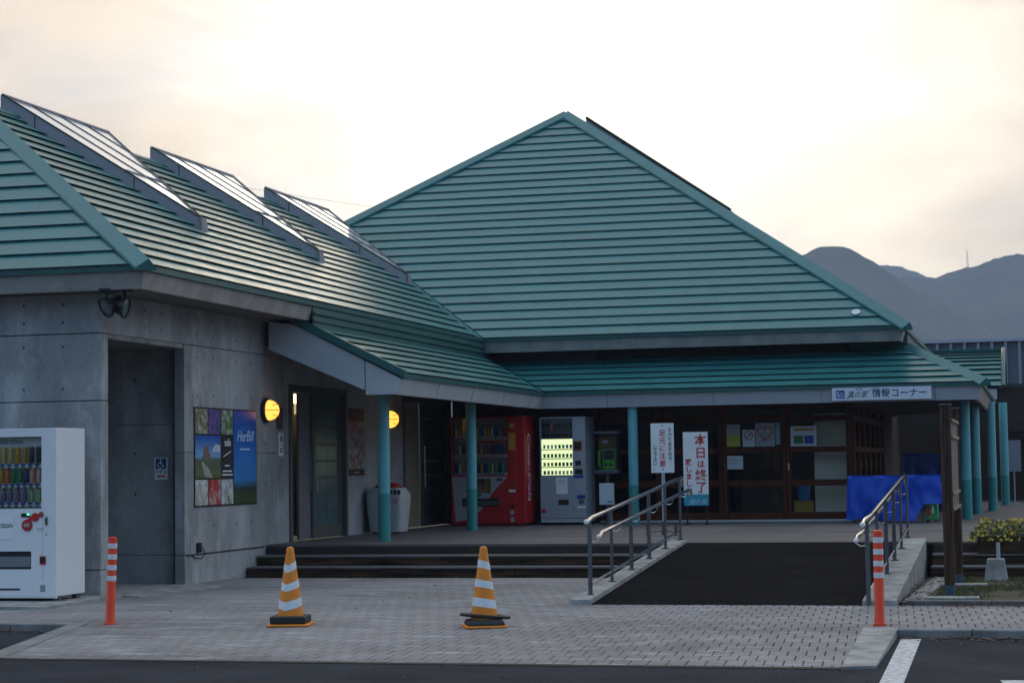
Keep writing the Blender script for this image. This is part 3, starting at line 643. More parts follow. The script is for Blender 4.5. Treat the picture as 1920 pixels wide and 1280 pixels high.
# wall beyond the first doorway
for y0, y1 in ((28.40, 30.05), (30.05, 31.15)):
    for z0, z1 in ((ZP,1.20),(1.20,2.35)): panel(W-.13, W, y0+G_/2, y1-G_/2, z0+G_/2, z1-G_/2)
for y0, y1 in ((25.97,28.40),(28.40,31.15),(31.15,34.0)): panel(W-.13, W, y0+G_/2, y1-G_/2, 2.36 if y0 in (28.4,) else 2.56, 3.3)
JAMB = mat('door_frame', (0.10,0.095,0.088), rough=.5)
PANELG = mat('door_panel_grey', (0.17,0.165,0.185), rough=.55)
PANELB = mat('door_panel_beige', (0.30,0.24,0.15), rough=.6, var=.05)
BEIGE = mat('lit_room_wall', (0.45,0.36,0.20), rough=.8)
def doorway(y0, y1, dpan, dglass, panm, parent, bright):
    bx('door_frame', JAMB, parent, W-.14, W+.01, y0, y0+.10, ZP, 2.56); bx('door_frame', JAMB, parent, W-.14, W+.01, y1-.08, y1, ZP, 2.56)
    bx('door_frame', JAMB, parent, W-.14, W+.005, y0+.10, y1-.08, 2.46, 2.56)
    d = bx('sliding_door', panm, parent, W-.135, W-.10, dpan[0], dpan[1], ZP+.01, 2.455)
    MB().tube([(W-.10,dpan[1]-.12,1.05),(W-.055,dpan[1]-.12,1.06),(W-.055,dpan[1]-.12,1.74),(W-.10,dpan[1]-.12,1.75)], .010, 8).build('handle', STEEL, d, True)
    g0, g1 = dglass
    d = MB().box(W-.095,W-.06,g0,g0+.09,ZP+.01,2.455).box(W-.095,W-.06,g1-.10,g1,ZP+.01,2.455).box(W-.095,W-.06,g0+.09,g1-.10,ZP+.01,ZP+.19).build('sliding_door', JAMB, parent)
    n = 8; zz0, zz1 = ZP+.19, 2.455; h = (zz1-zz0)/n
    for k in range(n):
        bx('rail', JAMB, d, W-.092, W-.062, g0+.09, g1-.10, zz0+k*h+h-.03, zz0+k*h+h+.0)
        mid = (g0+g1-.01)/2
        for a, b in ((g0+.092, mid-.006), (mid+.006, g1-.102)): bx('pane', FROST, d, W-.082, W-.074, a, b, zz0+k*h, zz0+k*h+h-.031)
    MB().tube([(W-.06,g0+.06,1.05),(W-.02,g0+.06,1.06),(W-.02,g0+.06,1.74),(W-.06,g0+.06,1.75)], .010, 8).build('handle', STEEL, d, True)
doorway(26.0, 28.40, (26.62,27.12), (27.08,28.32), PANELG, wing, True)
doorway(31.15, 33.95, (31.50,32.36), (32.36,33.87), PANELB, wing, False)
# rooms behind
bx('room_wall', BEIGE, wing, -13.0, -12.9, 25.9, 34, ZP, 2.56); bx('room_wall', BEIGE, wing, -12.9, W-.14, 28.45, 28.55, ZP, 2.56)
bx('room_wall', BEIGE, wing, -12.9, W-.14, 25.86, 25.94, ZP, 2.56); bx('room_ceiling', DARK, wing, -13, W-.13, 25.9, 34, 2.57, 2.62)
bx('counter', mat('counter_dark',(.05,.04,.035),rough=.5), wing, -12.9, -11.2, 27.4, 28.4, ZP, 1.15)

# ------------------------------------------------------------------ hall walls and doors
YD = 34.0
hw = MB().box(-9.97, -7.32, YD+.02, YD+.16, ZP, ZT+.2).build('wall', mat('dark_plaster',(.06,.05,.045),rough=.85,var=.1), hall)
bx('wall', SOFD, hall, -7.32, -2.95, YD-.02, YD+.14, 2.335, ZT+.2)
bx('sill', mat('sill_white',(.55,.57,.58),rough=.5), hall, -7.30, -2.93, YD-.05, YD+.12, ZP+.0, ZP+.034)
stiles = (-7.32, -6.40, -5.28, -4.15, -3.03)
RAILS = ((.41,.53),(.972,1.081),(1.542,1.633),(2.068,2.168),(2.30,2.335))
def door_run(parent, n, place, w, dark=DOORW):
    for k in range(n):
        fr = MB(); c = lambda a, b, z0, z1, d0=-.02, d1=.05: fr.box(*place(k, a, b, d0, d1), z0, z1)
        c(0, .075, .41, 2.335); c(w-.075, w, .41, 2.335)
        d = fr.build('sliding_door', dark, parent, bevel=.004)
        for z0, z1 in RAILS: MB().box(*place(k, .075, w-.075, -.012, .045), z0, z1).build('rail', dark, d)
        for z0, z1 in ((.53,.972),(1.081,1.542),(1.633,2.068),(2.168,2.30)): MB().box(*place(k, .075, w-.075, .012, .018), z0, z1).build('pane', GLASS, d)
        MB().box(*place(k, .02, .05, -.035, -.02), 1.24, 1.36).build('door_pull', STEEL, d)
wd = (7.32-2.97)/4
door_run(hall, 4, lambda k, a, b, d0, d1: (-7.32+k*wd+a+.003, -7.32+k*wd+b-.003, YD+d0+(.02 if k % 2 else 0), YD+d1+(.02 if k % 2 else 0)), wd)
door_run(hall, 6, lambda k, a, b, d0, d1: (-2.95-d1, -2.95-d0, YD+.2+k*1.2+a, YD+.2+k*1.2+b), 1.2)
bx('corner_post', DOORW, hall, -3.01, -2.90, YD-.03, YD+.12, ZP, 2.36)
bx('wall', SOFD, hall, -3.05, -2.93, YD+.15, 44, 2.335, ZT+.2)
bx('wall', mat('hall_wall_far',(.05,.035,.028),rough=.8), hall, -3.05, -2.93, 41.4, 46, ZP, 2.335)
# dim interior
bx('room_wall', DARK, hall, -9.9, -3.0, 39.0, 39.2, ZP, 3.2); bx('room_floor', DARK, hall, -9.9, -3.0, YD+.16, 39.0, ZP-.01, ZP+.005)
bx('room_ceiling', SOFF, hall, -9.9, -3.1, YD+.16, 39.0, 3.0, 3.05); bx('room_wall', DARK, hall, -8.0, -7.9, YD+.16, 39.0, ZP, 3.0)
cb = bx('partition_board', mat('partition_beige',(.72,.69,.58),rough=.7,var=.04,stretch=(6,1,.5)), None, -3.63, -3.09, 34.42, 34.46, ZP+.006, 2.2)
tag(cb, 'tall beige partition board standing behind the rightmost glass door', 'board')
yc = thing('crate', 'yellow plastic crate behind the glass door, under a blue bucket', 'crate', (-3.86, 34.75, ZP+.006))
YEL = mat('crate_yellow',(.75,.45,.03),rough=.5)
for s in (-.15,.13): bx('crate_side', YEL, yc, s, s+.02, -.15, .15, 0, .31)
for s in (-.15,.13): bx('crate_side', YEL, yc, -.13, .13, s, s+.02, .0, .31)
bx('crate_top', YEL, yc, -.15, .15, -.15, .15, .311, .325)
bk = MB().lathe([(.10,0),(.12,.25),(.127,.255),(.127,.27),(.113,.27),(.095,.02)], 24, (-3.86,34.75,ZP+.332)).build('bucket', mat('bucket_blue',(.03,.25,.60),rough=.4), None, True)
tag(bk, 'blue plastic bucket standing on the yellow crate behind glass', 'bucket')
ct = thing('counter', 'dark counter with a yellow strip inside the hall', 'counter', (-4.7, 35.2, ZP+.006))
bx('counter_body', mat('counter_brown',(.05,.03,.022),rough=.6), ct, -.3, .5, 0, .5, 0, .62); bx('counter_top', mat('counter_yellow',(.40,.33,.02),rough=.5), ct, -.22, .32, -.02, .4, .625, .66)

# ------------------------------------------------------------------ columns
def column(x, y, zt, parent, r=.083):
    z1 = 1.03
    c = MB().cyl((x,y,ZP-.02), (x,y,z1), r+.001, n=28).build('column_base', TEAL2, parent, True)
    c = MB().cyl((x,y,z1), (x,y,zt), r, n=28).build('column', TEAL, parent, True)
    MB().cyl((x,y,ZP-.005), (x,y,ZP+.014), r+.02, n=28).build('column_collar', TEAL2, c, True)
column(-8.64, 26.1, ZL-.2, wing); column(-8.62, 30.45, ZL-.2, wing)
column(-6.5, 32.95, ZL-.2, hall); column(-1.10, 34.6, ZL-.2, hall)
column(-1.02, 37.8, ZL-.2, hall); column(-.78, 40.0, ZL-.1, hall, .09); column(-.60, 44.5, ZL, hall, .09)


# ------------------------------------------------------------------ traffic cones
def cone_band(z0, z1, dz, r_at, seg, c=(0,0)):
    """tape round the square-ish cone: slanting or V shaped lower and upper edges"""
    mb = MB(); n = len(seg)
    lo = []; hi = []
    for a, s in seg:
        for lst, z in ((lo, z0+dz*s), (hi, z1+dz*s)):
            r = r_at(z)+.0018; lst.append((r*math.cos(a), r*math.sin(a), z))
    mb.add(lo+hi, [(i, (i+1) % n, n+(i+1) % n, n+i) for i in range(n)])
    return mb
def cone(loc, rzv, label, kind):
    t = thing('traffic_cone', label, 'traffic cone', loc, rzv, 'orange traffic cones across the entrance')
    r_at = lambda z: .125+(.034-.125)*(z-.03)/(.66-.03)
    prof = [(.128,.012),(.125,.03)]+[(r_at(z), z) for z in (.2,.4,.6,.66)]+[(.033,.678),(.026,.69),(.012,.695)]
    MB().lathe(prof, 32).build('cone_body', ORANGE, t, True)
    MB().box(-.185,.185,-.185,.185,.0,.022).build('base', ORANGE, t, bevel=.012)
    n = 32
    for z0, z1 in ((.50,.565),(.335,.40),(.17,.245)):
        seg = []
        for i in range(n):
            a = 2*PI*i/n
            if kind == 'v': s = -1+abs(((a-R(-105)+PI) % (2*PI))-PI)/PI*2.4
            else: s = -math.cos(a-R(20))
            seg.append((a, s))
        dz = .034 if kind == 'v' else .017
        cone_band(z0, z1, dz, r_at, seg).build('reflective_band', REFL, t, True)
    if kind == 'v':
        MB().lathe([(.145,.024),(.215,.024),(.222,.034),(.222,.082),(.212,.092),(.150,.092),(.145,.082)], 4, (0,0,0), Matrix.Rotation(PI/4,4,'Z')).build('weight_ring', BLACK, t, bevel=.02)
    else:
        MB().lathe([(.138,.024),(.225,.024),(.228,.034),(.205,.070),(.140,.070)], 4, (0,0,0), Matrix.Rotation(PI/4,4,'Z')).build('weight_ring', BLACK, t, bevel=.015)
        MB().lathe([(.136,.072),(.215,.072),(.222,.080),(.222,.094),(.210,.100),(.140,.100),(.136,.090)], 28, (0,0,.012), Matrix.Rotation(R(5),4,'Y') @ Matrix.Diagonal((1,.62,1,1))).build('weight_ring', BLACK, t, True)
    return t
cone((-6.42,16.72,-.003), R(10), 'orange cone with V-shaped silver bands and a square black weight', 'v')
cone((-4.63,16.70,-.004), R(22), 'orange cone with slanting silver bands and a wide black rubber ring', 's')

# ------------------------------------------------------------------ bollards
def bollard(loc, tilt, label):
    t = thing('bollard', label, 'bollard', loc, 0, 'orange flexible bollards'); t.rotation_euler = (0, tilt, 0)
    MB().lathe([(.052,0),(.041,.02),(.041,.76),(.037,.785),(.022,.79)], 24).build('post', BOLL, t, True)
    for k in range(4): MB().lathe([(.0416,.685-.098*k),(.0426,.686-.098*k),(.0426,.730-.098*k),(.0416,.731-.098*k)], 24).build('reflective_band', REFL, t, True)
    MB().cyl((0,0,-.01),(0,0,.010),.056,n=20).build('base', BOLL, t, True)
bollard((-8.17,16.72,.0), R(2.2), 'orange bollard with four silver bands near the white vending machine')
bollard((-1.285,17.05,.008), R(0.2), 'orange bollard with four silver bands at the foot of the ramp')

# ------------------------------------------------------------------ vending machines
def bottle(parent, x, y, z, h, r, mtl, capm=None):
    o = MB().lathe([(r*.92,0),(r,.008),(r,h*.60),(r*.42,h*.80),(r*.40,h*.97),(r*.30,h)] if capm else [(r*.9,0),(r,.006),(r,h-.008),(r*.85,h)], 10, (x,y,z)).build('sample_bottle' if capm else 'sample_can', mtl, parent, True)
    if capm: MB().cyl((x,y,z+h*.90),(x,y,z+h*1.0),r*.46,n=8).build('cap', capm, o)
    return o
def cmat(k):
    sat = 1.7
    cols = {'amber':(.42,.20,.03),'green':(.02,.16,.05),'orange':(.50,.12,.01),'navy':(.02,.03,.14),'pink':(.60,.22,.20),'dark':(.03,.025,.02),'gold':(.45,.33,.10),
            'purple':(.12,.08,.16),'lime':(.20,.30,.12),'red':(.40,.03,.02),'blue':(.02,.10,.35),'white':(.6,.6,.58),'teal':(.03,.25,.22)}
    return mat('drink_'+k, tuple(min(.9, c*sat) for c in cols[k]), rough=.3, var=.25, vscale=40)
VMX, VMY = -9.99, 19.18                             # right front edge of the white machine
vm = thing('vending_machine', 'white drinks vending machine with bottles in its window, cut off at the left edge', 'vending machine', (VMX, VMY, .03))
Wd = 1.18; D = .66; Ht = 1.825
bx('cabinet', WHITE, vm, -Wd, 0, .082, D, .05, Ht, bevel=.006)
dr = MB().box(-Wd,-.17,0,.081,1.735,Ht-.005).box(-.17,0,0,.081,.055,Ht-.005).box(-Wd,-.17,0,.081,.055,.335).box(-Wd,-.17,0,.081,.525,.975).box(-.29,-.17,0,.081,.335,.525).build('door', WHITE, vm)
bx('kick_plate', WHITE, vm, -Wd, 0, -.006, .034, .035, .052)
for x in (-.06, -.9): bx('foot', STEELD, vm, x, x+.06, .05, .12, 0, .05)
bx('foot', STEELD, vm, -.09, -.03, .52, .6, 0, .05); bx('foot_plate', STEELD, vm, -.12, .06, .04, .12, .0, .006)
wb = bx('display_back', mat('display_grey',(.66,.68,.72),rough=.6), vm, -Wd+.01, -.172, .072, .080, .98, 1.73)
text('selection', .085, BLKP, wb, (-.42,.070,1.685), align='RIGHT')
rows = ((1.455, .20, [('dark',0),('gold',0),('gold',0),('amber',0),('amber',0),('dark',0),('dark',0)][::-1]),
        (1.245, .23, [('purple',1),('purple',1),('amber',1),('orange',1),('green',1),('green',1),('navy',1),('pink',1),('pink',1)][::-1]),
        (1.045, .17, [('dark',1),('dark',1),('purple',1),('purple',1),('purple',1),('purple',1),('lime',1),('lime',1)][::-1]))
for zb, h, items in rows:
    bx('shelf', WHITE, vm, -Wd+.01, -.172, .012, .071, zb-.052, zb-.004)
    for i, (k, b) in enumerate(items):
        x = -.225-i*(.082 if h < .22 else .073)
        bottle(wb, x, .042, zb-.003, h*.88, .026, cmat(k), (cmat('red') if k in ('pink','lime') else BLACK) if b else None)
        bx('price_tag', BLUEP, wb, x-.028, x+.028, .009, .0118, zb-.028, zb-.006); bx('button', BLACK, wb, x-.016, x+.016, .007, .0118, zb-.049, zb-.035)
bx('window_pane', GLASS, vm, -Wd+.005, -.172, .001, .004, .98, 1.733)
pn = bx('poster_panel', WHITEP, vm, -Wd, -.495, -.004, 0, .655, .905, bevel=.0); text('selection', .085, BLKP, pn, (-.505,-.006,.80), align='RIGHT')
bx('delivery_slot', BLACK, vm, -Wd, -.292, .02, .081, .337, .523); bx('slot_flap', mat('flap_grey',(.18,.2,.22),rough=.25), vm, -Wd, -.30, .006, .016, .36, .47)
def disc(parent, x, z, r, mt, y=-.012, th=.012, name='trim'): return MB().cyl((x,y,z),(x,y+th,z),r,n=28).build(name, mt, parent, True, .002)
REDV = mat('trim_red',(.45,.02,.02),rough=.4)
c_ = disc(vm,-.335,.800,.062,REDV,name='trim_ring'); bx('coin_display', mat('lcd',(.25,.30,.28),rough=.3), c_, -.368, -.302, -.016, -.0125, .782, .822)
disc(vm,-.240,.885,.045,REDV,name='trim_ring'); disc(vm,-.172,.913,.028,REDV,name='trim_ring'); disc(vm,-.172,.913,.013,STEELD,-.0155,.006,'coin_slot')
lk = MB().slab([(-.262,-.006,.918),(-.208,-.006,.918),(-.30,-.006,.83),(-.345,-.006,.855)], (0,-.006,0)).build('trim', REDV, vm)
dp = bx('price_display', BLACK, vm, -.405, -.305, -.006, 0, .885, .925); bx('led', mat('led_green',(.02,.2,.05),emit=(.05,1,.25),estr=2.5), dp, -.335, -.310, -.008, -.0062, .905, .922)
bx('lock', STEELD, vm, -.128, -.096, -.012, 0, .80, .885, bevel=.01); bx('rating_label', mat('label_grey',(.25,.26,.28),rough=.6,var=.3,vscale=60), vm, -.185, -.125, -.002, 0, .10, .17)
bx('rating_label', WHITEP, vm, -.186, -.124, -.003, 0, .175, .215); disc(vm,-.115,.70,.008,BLKP,-.003,.004,'lock')
cr_ = bx('coin_return', REDV, vm, -.19, -.118, -.008, 0, .385, .475, bevel=.02); bx('coin_tray', BLACK, cr_, -.180, -.128, -.012, -.0085, .405, .465)
for k in range(3): bx('print_line', mat('print_grey',(.3,.32,.35),rough=.6), vm, -.235+.01*k, -.135-.02*k, -.0015, 0, .765-.014*k, .770-.014*k)
bx('door_seam', mat('seam_grey',(.35,.37,.4),rough=.6), vm, -.157, -.152, -.001, 0, .10, .97)
bx('vent_line', BLACK, vm, -Wd, -.42, -.003, 0, .115, .135)

# red machine
rm = thing('vending_machine', 'red and white drinks vending machine behind the veranda column', 'vending machine', (-9.57, 32.50, ZP))
Wd, Ht = 1.30, 1.85
bx('cabinet', RED, rm, 0, Wd, .03, .74, .04, Ht, bevel=.02)
bx('display_back', mat('display_dim',(.25,.27,.30),rough=.6), rm, .07, 1.0, .028, .032, .86, Ht-.04)
for k, zb in enumerate((1.50, 1.21, .90)):
    sf = bx('shelf', WHITE, rm, .07, 1.0, -.03, .028, zb-.05, zb-.005)
    for i in range(14):
        x = .11+i*.063; kk_ = random.choice(['dark','red','navy','amber','blue','dark','teal','white','gold','dark'])
        bottle(sf, x, .0, zb-.004, .16 if k else .2, .024, cmat(kk_), None if k else BLACK)
        bx('price_tag', BLUEP if k != 1 else REDP, sf, x-.024, x+.024, -.033, -.031, zb-.042, zb-.018)
bx('header_strip', mat('strip_orange',(.45,.08,.01),rough=.5), rm, .52, 1.0, -.02, -.012, 1.40, 1.45)
bx('window_pane', GLASS, rm, .06, 1.01, -.052, -.046, .85, Ht-.03)
MB().box(.03,.06,-.055,.03,.05,Ht-.02).box(1.01,1.16,-.055,.03,.05,Ht-.02).box(.06,1.01,-.055,.03,Ht-.03,Ht-.02).box(.06,1.01,-.055,.03,.05,.85).build('door', RED, rm, bevel=.006)
MB().slab([(.035,-.058,.83),(1.02,-.058,.83),(.78,-.058,.60),(.55,-.058,.28),(.36,-.058,.12),(.10,-.058,.08)], (0,-.003,0)).build('white_panel', GREYM, rm)
bx('photo_panel', mat('photo_brown',(.16,.09,.04),rough=.4,col2=(.05,.02,.015),var=.4,vscale=9), rm, .42, .72, -.066, -.059, .56, .80)
bx('delivery_slot', BLACK, rm, .22, .86, -.07, -.058, .33, .47, bevel=.01); bx('slot_flap', mat('flap_dark',(.07,.075,.08),rough=.3), rm, .25, .83, -.075, -.0705, .345, .42)
disc(rm,.94,.68,.05,REDV,-.07,.014,'trim_ring'); disc(rm,1.02,.755,.03,REDV,-.07,.014,'trim_ring'); bx('price_display', BLACK, rm, .82, .93, -.066, -.058, .765, .80)
bx('sticker', mat('sticker_green',(.02,.22,.08),rough=.5), rm, .42, .55, -.0665, -.060, .50, .55); bx('sticker', mat('sticker_yellow',(.50,.30,.02),rough=.5), rm, 1.04, 1.15, -.060, -.056, 1.27, 1.56)
disc(rm,1.095,1.68,.045,MATS['sticker_yellow'],-.062,.006,'sticker')
bx('coin_slot', STEELD, rm, 1.09, 1.12, -.066, -.056, .66, .74); bx('label', WHITEP, rm, 1.03, 1.15, -.0595, -.056, .57, .61); disc(rm,1.09,.335,.03,BLACK,-.062,.008,'coin_return')
bx('label', GREYM, rm, 1.05, 1.12, -.0595, -.056, .20, .26); bx('label', GREYM, rm, 1.06, 1.12, -.0595, -.056, .07, .15)
text('Coca-Cola', .27, WHITEP, rm, (Wd+.0025,.30,1.0), facing='+X', shear=.25, roll=-PI/2, squeeze=1.0)
bx('kick_plate', mat('red_dark',(.20,.008,.008),rough=.4), rm, .02, Wd-.02, -.03, .03, .0, .048)

# grey machine with lit rows
gm_ = thing('vending_machine', 'grey vending machine with four lit rows of samples', 'vending machine', (-8.12, 33.00, ZP))
Wd, Ht = .79, 1.83
bx('cabinet', GREYM, gm_, 0, Wd, .02, .72, .05, Ht, bevel=.008)
MB().box(.57,Wd,-.03,.019,.11,Ht-.01).box(0,.57,-.03,.019,.11,.83).box(0,.02,-.03,.019,.83,Ht-.01).box(.02,.57,-.03,.019,Ht-.03,Ht-.01).build('door', GREYM, gm_, bevel=.004)
LIT = mat('lit_panel',(.5,.55,.4),rough=.5,emit=(.84,1.0,.56),estr=.72)
UNLIT = mat('unlit_panel',(.14,.15,.17),rough=.5)
for k, (z0, z1, lit) in enumerate(((1.64,1.78,0),(1.47,1.62,0),(1.28,1.45,1),(1.125,1.265,1),(.98,1.11,1),(.84,.965,1))):
    pn = bx('lit_row' if lit else 'sample_row', LIT if lit else UNLIT, gm_, .022, .568, .010, .018, z0, z1)
    bx('shelf', STEELD, gm_, .022, .568, -.028, .0195, z0-.014, z0-.001)
    for i in range(8):
        x = .075+i*.066
        col = (['white','white','white','white','dark','teal','blue','navy'],['green']*8,['gold','gold','gold','dark','dark','dark','dark','dark'],['dark','teal','orange','white','white','white','white','white'])[k-2][i] if lit else 'dark'
        bx('sample_pack', cmat(col), pn, x-.020, x+.020, -.012, .008, z0+.012, z0+.075)
bx('window_pane', GLASS, gm_, .02, .57, -.026, -.022, .83, 1.80)
bx('notice', WHITEP, gm_, .275, .475, -.034, -.031, .52, .80); 
for k in range(3): bx('print_line', mat('print_red',(.5,.2,.2),rough=.6), gm_, .31, .44, -.0355, -.0342, .755-.03*k, .762-.03*k)
bx('delivery_slot', BLACK, gm_, .31, .49, -.034, -.031, .335, .425, bevel=.004)
MB().box(.59,.735,-.036,-.031,1.25,1.41).build('card_reader', REDV, gm_); bx('card_pad', BLACK, gm_, .605, .72, -.039, -.0365, 1.27, 1.39)
bx('coin_unit', BLACK, gm_, .62, .715, -.036, -.031, 1.0, 1.08); bx('bill_unit', BLACK, gm_, .61, .74, -.036, -.031, .855, .94); bx('label', BLUEP, gm_, .59, .75, -.036, -.031, .79, .84)
bx('label', BLUEP, gm_, .64, .78, -.036, -.031, .44, .50); bx('coin_return', STEELD, gm_, .67, .755, -.036, -.031, .355, .425); bx('label', WHITEP, gm_, .64, .78, -.034, -.031, .28, .315)
bx('label', REDP, gm_, .02, .09, -.034, -.031, .20, .27); bx('kick_plate', mat('kick_grey',(.42,.44,.46),rough=.4,var=.1), gm_, 0, Wd, -.02, .019, .04, .105)

# ------------------------------------------------------------------ waste bin
tb = thing('waste_bin', 'grey plastic recycling bin with red lid against the concrete wall', 'bin', (-9.62, 29.0, ZP))
BIN = mat('bin_grey',(.45,.46,.46),rough=.5,var=.06)
vs = []
for z, sx, sy in ((.03,.255,.23),(.30,.285,.25),(.52,.305,.265),(.60,.300,.26),(.70,.235,.20)):
    vs.append([(sx*math.copysign(abs(math.cos(a))**.35, math.cos(a)), .27+sy*math.copysign(abs(math.sin(a))**.35, math.sin(a)), z) for a in [2*PI*i/28 for i in range(28)]])
n = 28; mb = MB().add([p for r_ in vs for p in r_], [(i*n+k, i*n+(k+1) % n, (i+1)*n+(k+1) % n, (i+1)*n+k) for i in range(4) for k in range(n)]+[tuple(range(n-1,-1,-1)), tuple(range(4*n,5*n))])
mb.build('bin_body', BIN, tb, True)
MB().add([(x*.9, (y-.27)*.9+.27, z+.001) for x, y, z in vs[4]]+[(x*.55, (y-.27)*.55+.27, .775) for x, y, z in vs[4]], [(k,(k+1) % n,n+(k+1) % n,n+k) for k in range(n)]+[tuple(range(n,2*n))]).build('lid', mat('bin_red',(.42,.03,.02),rough=.45), tb, True)
for k in range(3): bx('slot', BLACK, tb, .10+.065*k, .135+.065*k, .015, .05, .60, .665)
for k in range(2): bx('label', mat('label_pink',(.6,.3,.33),rough=.6), tb, .06+.11*k, .13+.11*k, -.002, .02, .46, .54)
for x in (-.2,.17): bx('foot', BLACK, tb, x, x+.05, .06, .12, 0, .035)

# ------------------------------------------------------------------ wall lamps
GLOW = mat('lamp_glass',(.8,.5,.2),rough=.4,emit=(1.0,.42,.055),estr=1.25)
def wall_lamp(y, z, label):
    t = thing('wall_lamp', label, 'lamp', (W, y, z), 0, 'round wall lamps by the doors')
    mtx = Matrix.Rotation(PI/2, 4, 'Y')
    MB().lathe([(.150,0),(.165,.01),(.165,.05),(.150,.062),(.138,.062)], 28, (0,0,0), mtx).build('base_ring', BLACK, t, True)
    prof = [(.138,.058)]+[(.138*math.cos(a), .058+.145*math.sin(a)) for a in [R(x) for x in (12,25,40,55,70,82)]]
    MB().lathe(prof, 24, (0,0,0), mtx).build('glass_dome', GLOW, t, True)
    CAGE = mat('lamp_cage',(.22,.06,.01),rough=.5)
    for k, ph in enumerate((-38, 0, 38)):
        pts = []
        for a in range(-90, 91, 15):
            v = Vector((math.cos(R(a))*.150, math.sin(R(a))*.142*math.cos(R(ph)), 0)); z_ = math.sin(R(ph))*.142*math.cos(R(a*.9))
            pts.append((.058+v.x, v.y, z_))
        MB().tube(pts, .0045, 6).build('cage_bar', CAGE, t, True)
wall_lamp(25.08, 2.175, 'glowing round wall lamp beside the large poster board')
wall_lamp(30.30, 2.150, 'glowing round wall lamp behind the nearest teal column')
il = thing('room_lamp', 'small bright white lamp seen through the open doorway', 'lamp', (-10.6, 28.0, 2.30))
bx('lamp_shade', mat('lamp_white',(.9,.85,.6),emit=(1,.82,.45),estr=4.0), il, -.06, .06, -.05, .05, .06, .20, bevel=.01); bx('lamp_body', mat('lamp_pale',(.5,.48,.4),emit=(1,.8,.4),estr=.35), il, -.055, .055, -.045, .045, -.10, .055)
bx('lamp_bracket', STEELD, il, -.02, .02, -.02, .02, .205, .36)

# ------------------------------------------------------------------ floodlights under the corner of the eave
def flood(loc, direc, label):
    t = thing('floodlight', label, 'floodlight', loc, 0, 'floodlights under the corner of the eave')
    d = Vector(direc).normalized(); q = d.to_track_quat('Z','Y').to_matrix().to_4x4(); c = Vector((0,0,-.20))
    MB().lathe([(.045,-.20),(.055,-.18),(.060,-.12),(.105,-.02),(.118,0),(.118,.02),(.106,.02),(.104,.004)], 24, c, q).build('housing', BLACK, t, True)
    MB().lathe([(.103,.006),(.07,.018),(.02,.024)], 24, c, q).build('lens', mat('lamp_lens',(.10,.12,.13),rough=.15,metal=.0), t, True)
    MB().tube([(0,0,-.02), (0,0,-.10), tuple(c-d*.10)], .018, 8).build('bracket', BLACK, t, True)
    bx('mount', BLACK, t, -.07, .07, -.05, .05, -.02, .012)
flood((-9.74,19.86,3.37), (-.55,-.8,-.55), 'black floodlight facing forward under the eave corner')
flood((-9.57,19.96,3.37), (1,.10,-.22), 'black floodlight turned to the right under the eave corner')

# ------------------------------------------------------------------ poster board on the side wall
PX = W+.004
pbd = thing('poster_board', 'large poster board of garden photographs with a tall blue panel on concrete', 'poster', (W, 22.73, .93))
PB0, PB1 = 0.0, 2.02
def pbx(name, mt, y0, y1, z0, z1, d0=.012, d1=.014, par=None): return bx(name, mt, par or pbd, d0, d1, y0, y1, z0, z1)
pbx('board', BLACK, PB0, PB1, 0, 1.235, .0, .0115)
def photo(name, c1, c2, c3, sc, seed, stretch=None):
    mt = bpy.data.materials.new(name); mt.use_nodes = True; n_, l_ = mt.node_tree.nodes, mt.node_tree.links; b = n_['Principled BSDF']; b.inputs['Roughness'].default_value = .3
    t = n_.new('ShaderNodeTexCoord'); mp_ = n_.new('ShaderNodeMapping'); mp_.inputs['Location'].default_value = (seed, seed*1.7, seed*.6); mp_.inputs['Scale'].default_value = stretch or (1,1,1)
    nz_ = n_.new('ShaderNodeTexNoise'); nz_.inputs['Scale'].default_value = sc; nz_.inputs['Detail'].default_value = 7; nz_.inputs['Roughness'].default_value = .65
    rp = n_.new('ShaderNodeValToRGB'); l_.new(t.outputs['Object'], mp_.inputs[0]); l_.new(mp_.outputs[0], nz_.inputs['Vector']); l_.new(nz_.outputs[0], rp.inputs[0]); l_.new(rp.outputs[0], b.inputs['Base Color'])
    rp.color_ramp.elements[0].position = .36; rp.color_ramp.elements[0].color = (*c1,1); rp.color_ramp.elements[1].position = .62; rp.color_ramp.elements[1].color = (*c3,1)
    e_ = rp.color_ramp.elements.new(.5); e_.color = (*c2,1); return mt
def photo_grad(name, stops, z0, z1):
    mt = bpy.data.materials.new(name); mt.use_nodes = True; n_, l_ = mt.node_tree.nodes, mt.node_tree.links; b = n_['Principled BSDF']; b.inputs['Roughness'].default_value = .3
    t = n_.new('ShaderNodeTexCoord'); sx = n_.new('ShaderNodeSeparateXYZ'); l_.new(t.outputs['Object'], sx.inputs[0])
    nz_ = n_.new('ShaderNodeTexNoise'); nz_.inputs['Scale'].default_value = 9; nz_.inputs['Detail'].default_value = 7; l_.new(t.outputs['Object'], nz_.inputs['Vector'])
    md = n_.new('ShaderNodeMath'); md.operation = 'MULTIPLY_ADD'; l_.new(nz_.outputs[0], md.inputs[0]); md.inputs[1].default_value = (z1-z0)*.12; l_.new(sx.outputs['Z'], md.inputs[2])
    mr = n_.new('ShaderNodeMapRange'); l_.new(md.outputs[0], mr.inputs[0]); mr.inputs[1].default_value = z0; mr.inputs[2].default_value = z1
    rp = n_.new('ShaderNodeValToRGB'); l_.new(mr.outputs[0], rp.inputs[0]); l_.new(rp.outputs[0], b.inputs['Base Color'])
    rp.color_ramp.elements[0].position = stops[0][0]; rp.color_ramp.elements[0].color = (*stops[0][1],1)
    rp.color_ramp.elements[1].position = stops[-1][0]; rp.color_ramp.elements[1].color = (*stops[-1][1],1)
    for p_, c in stops[1:-1]: e_ = rp.color_ramp.elements.new(p_); e_.color = (*c,1)
    return mt
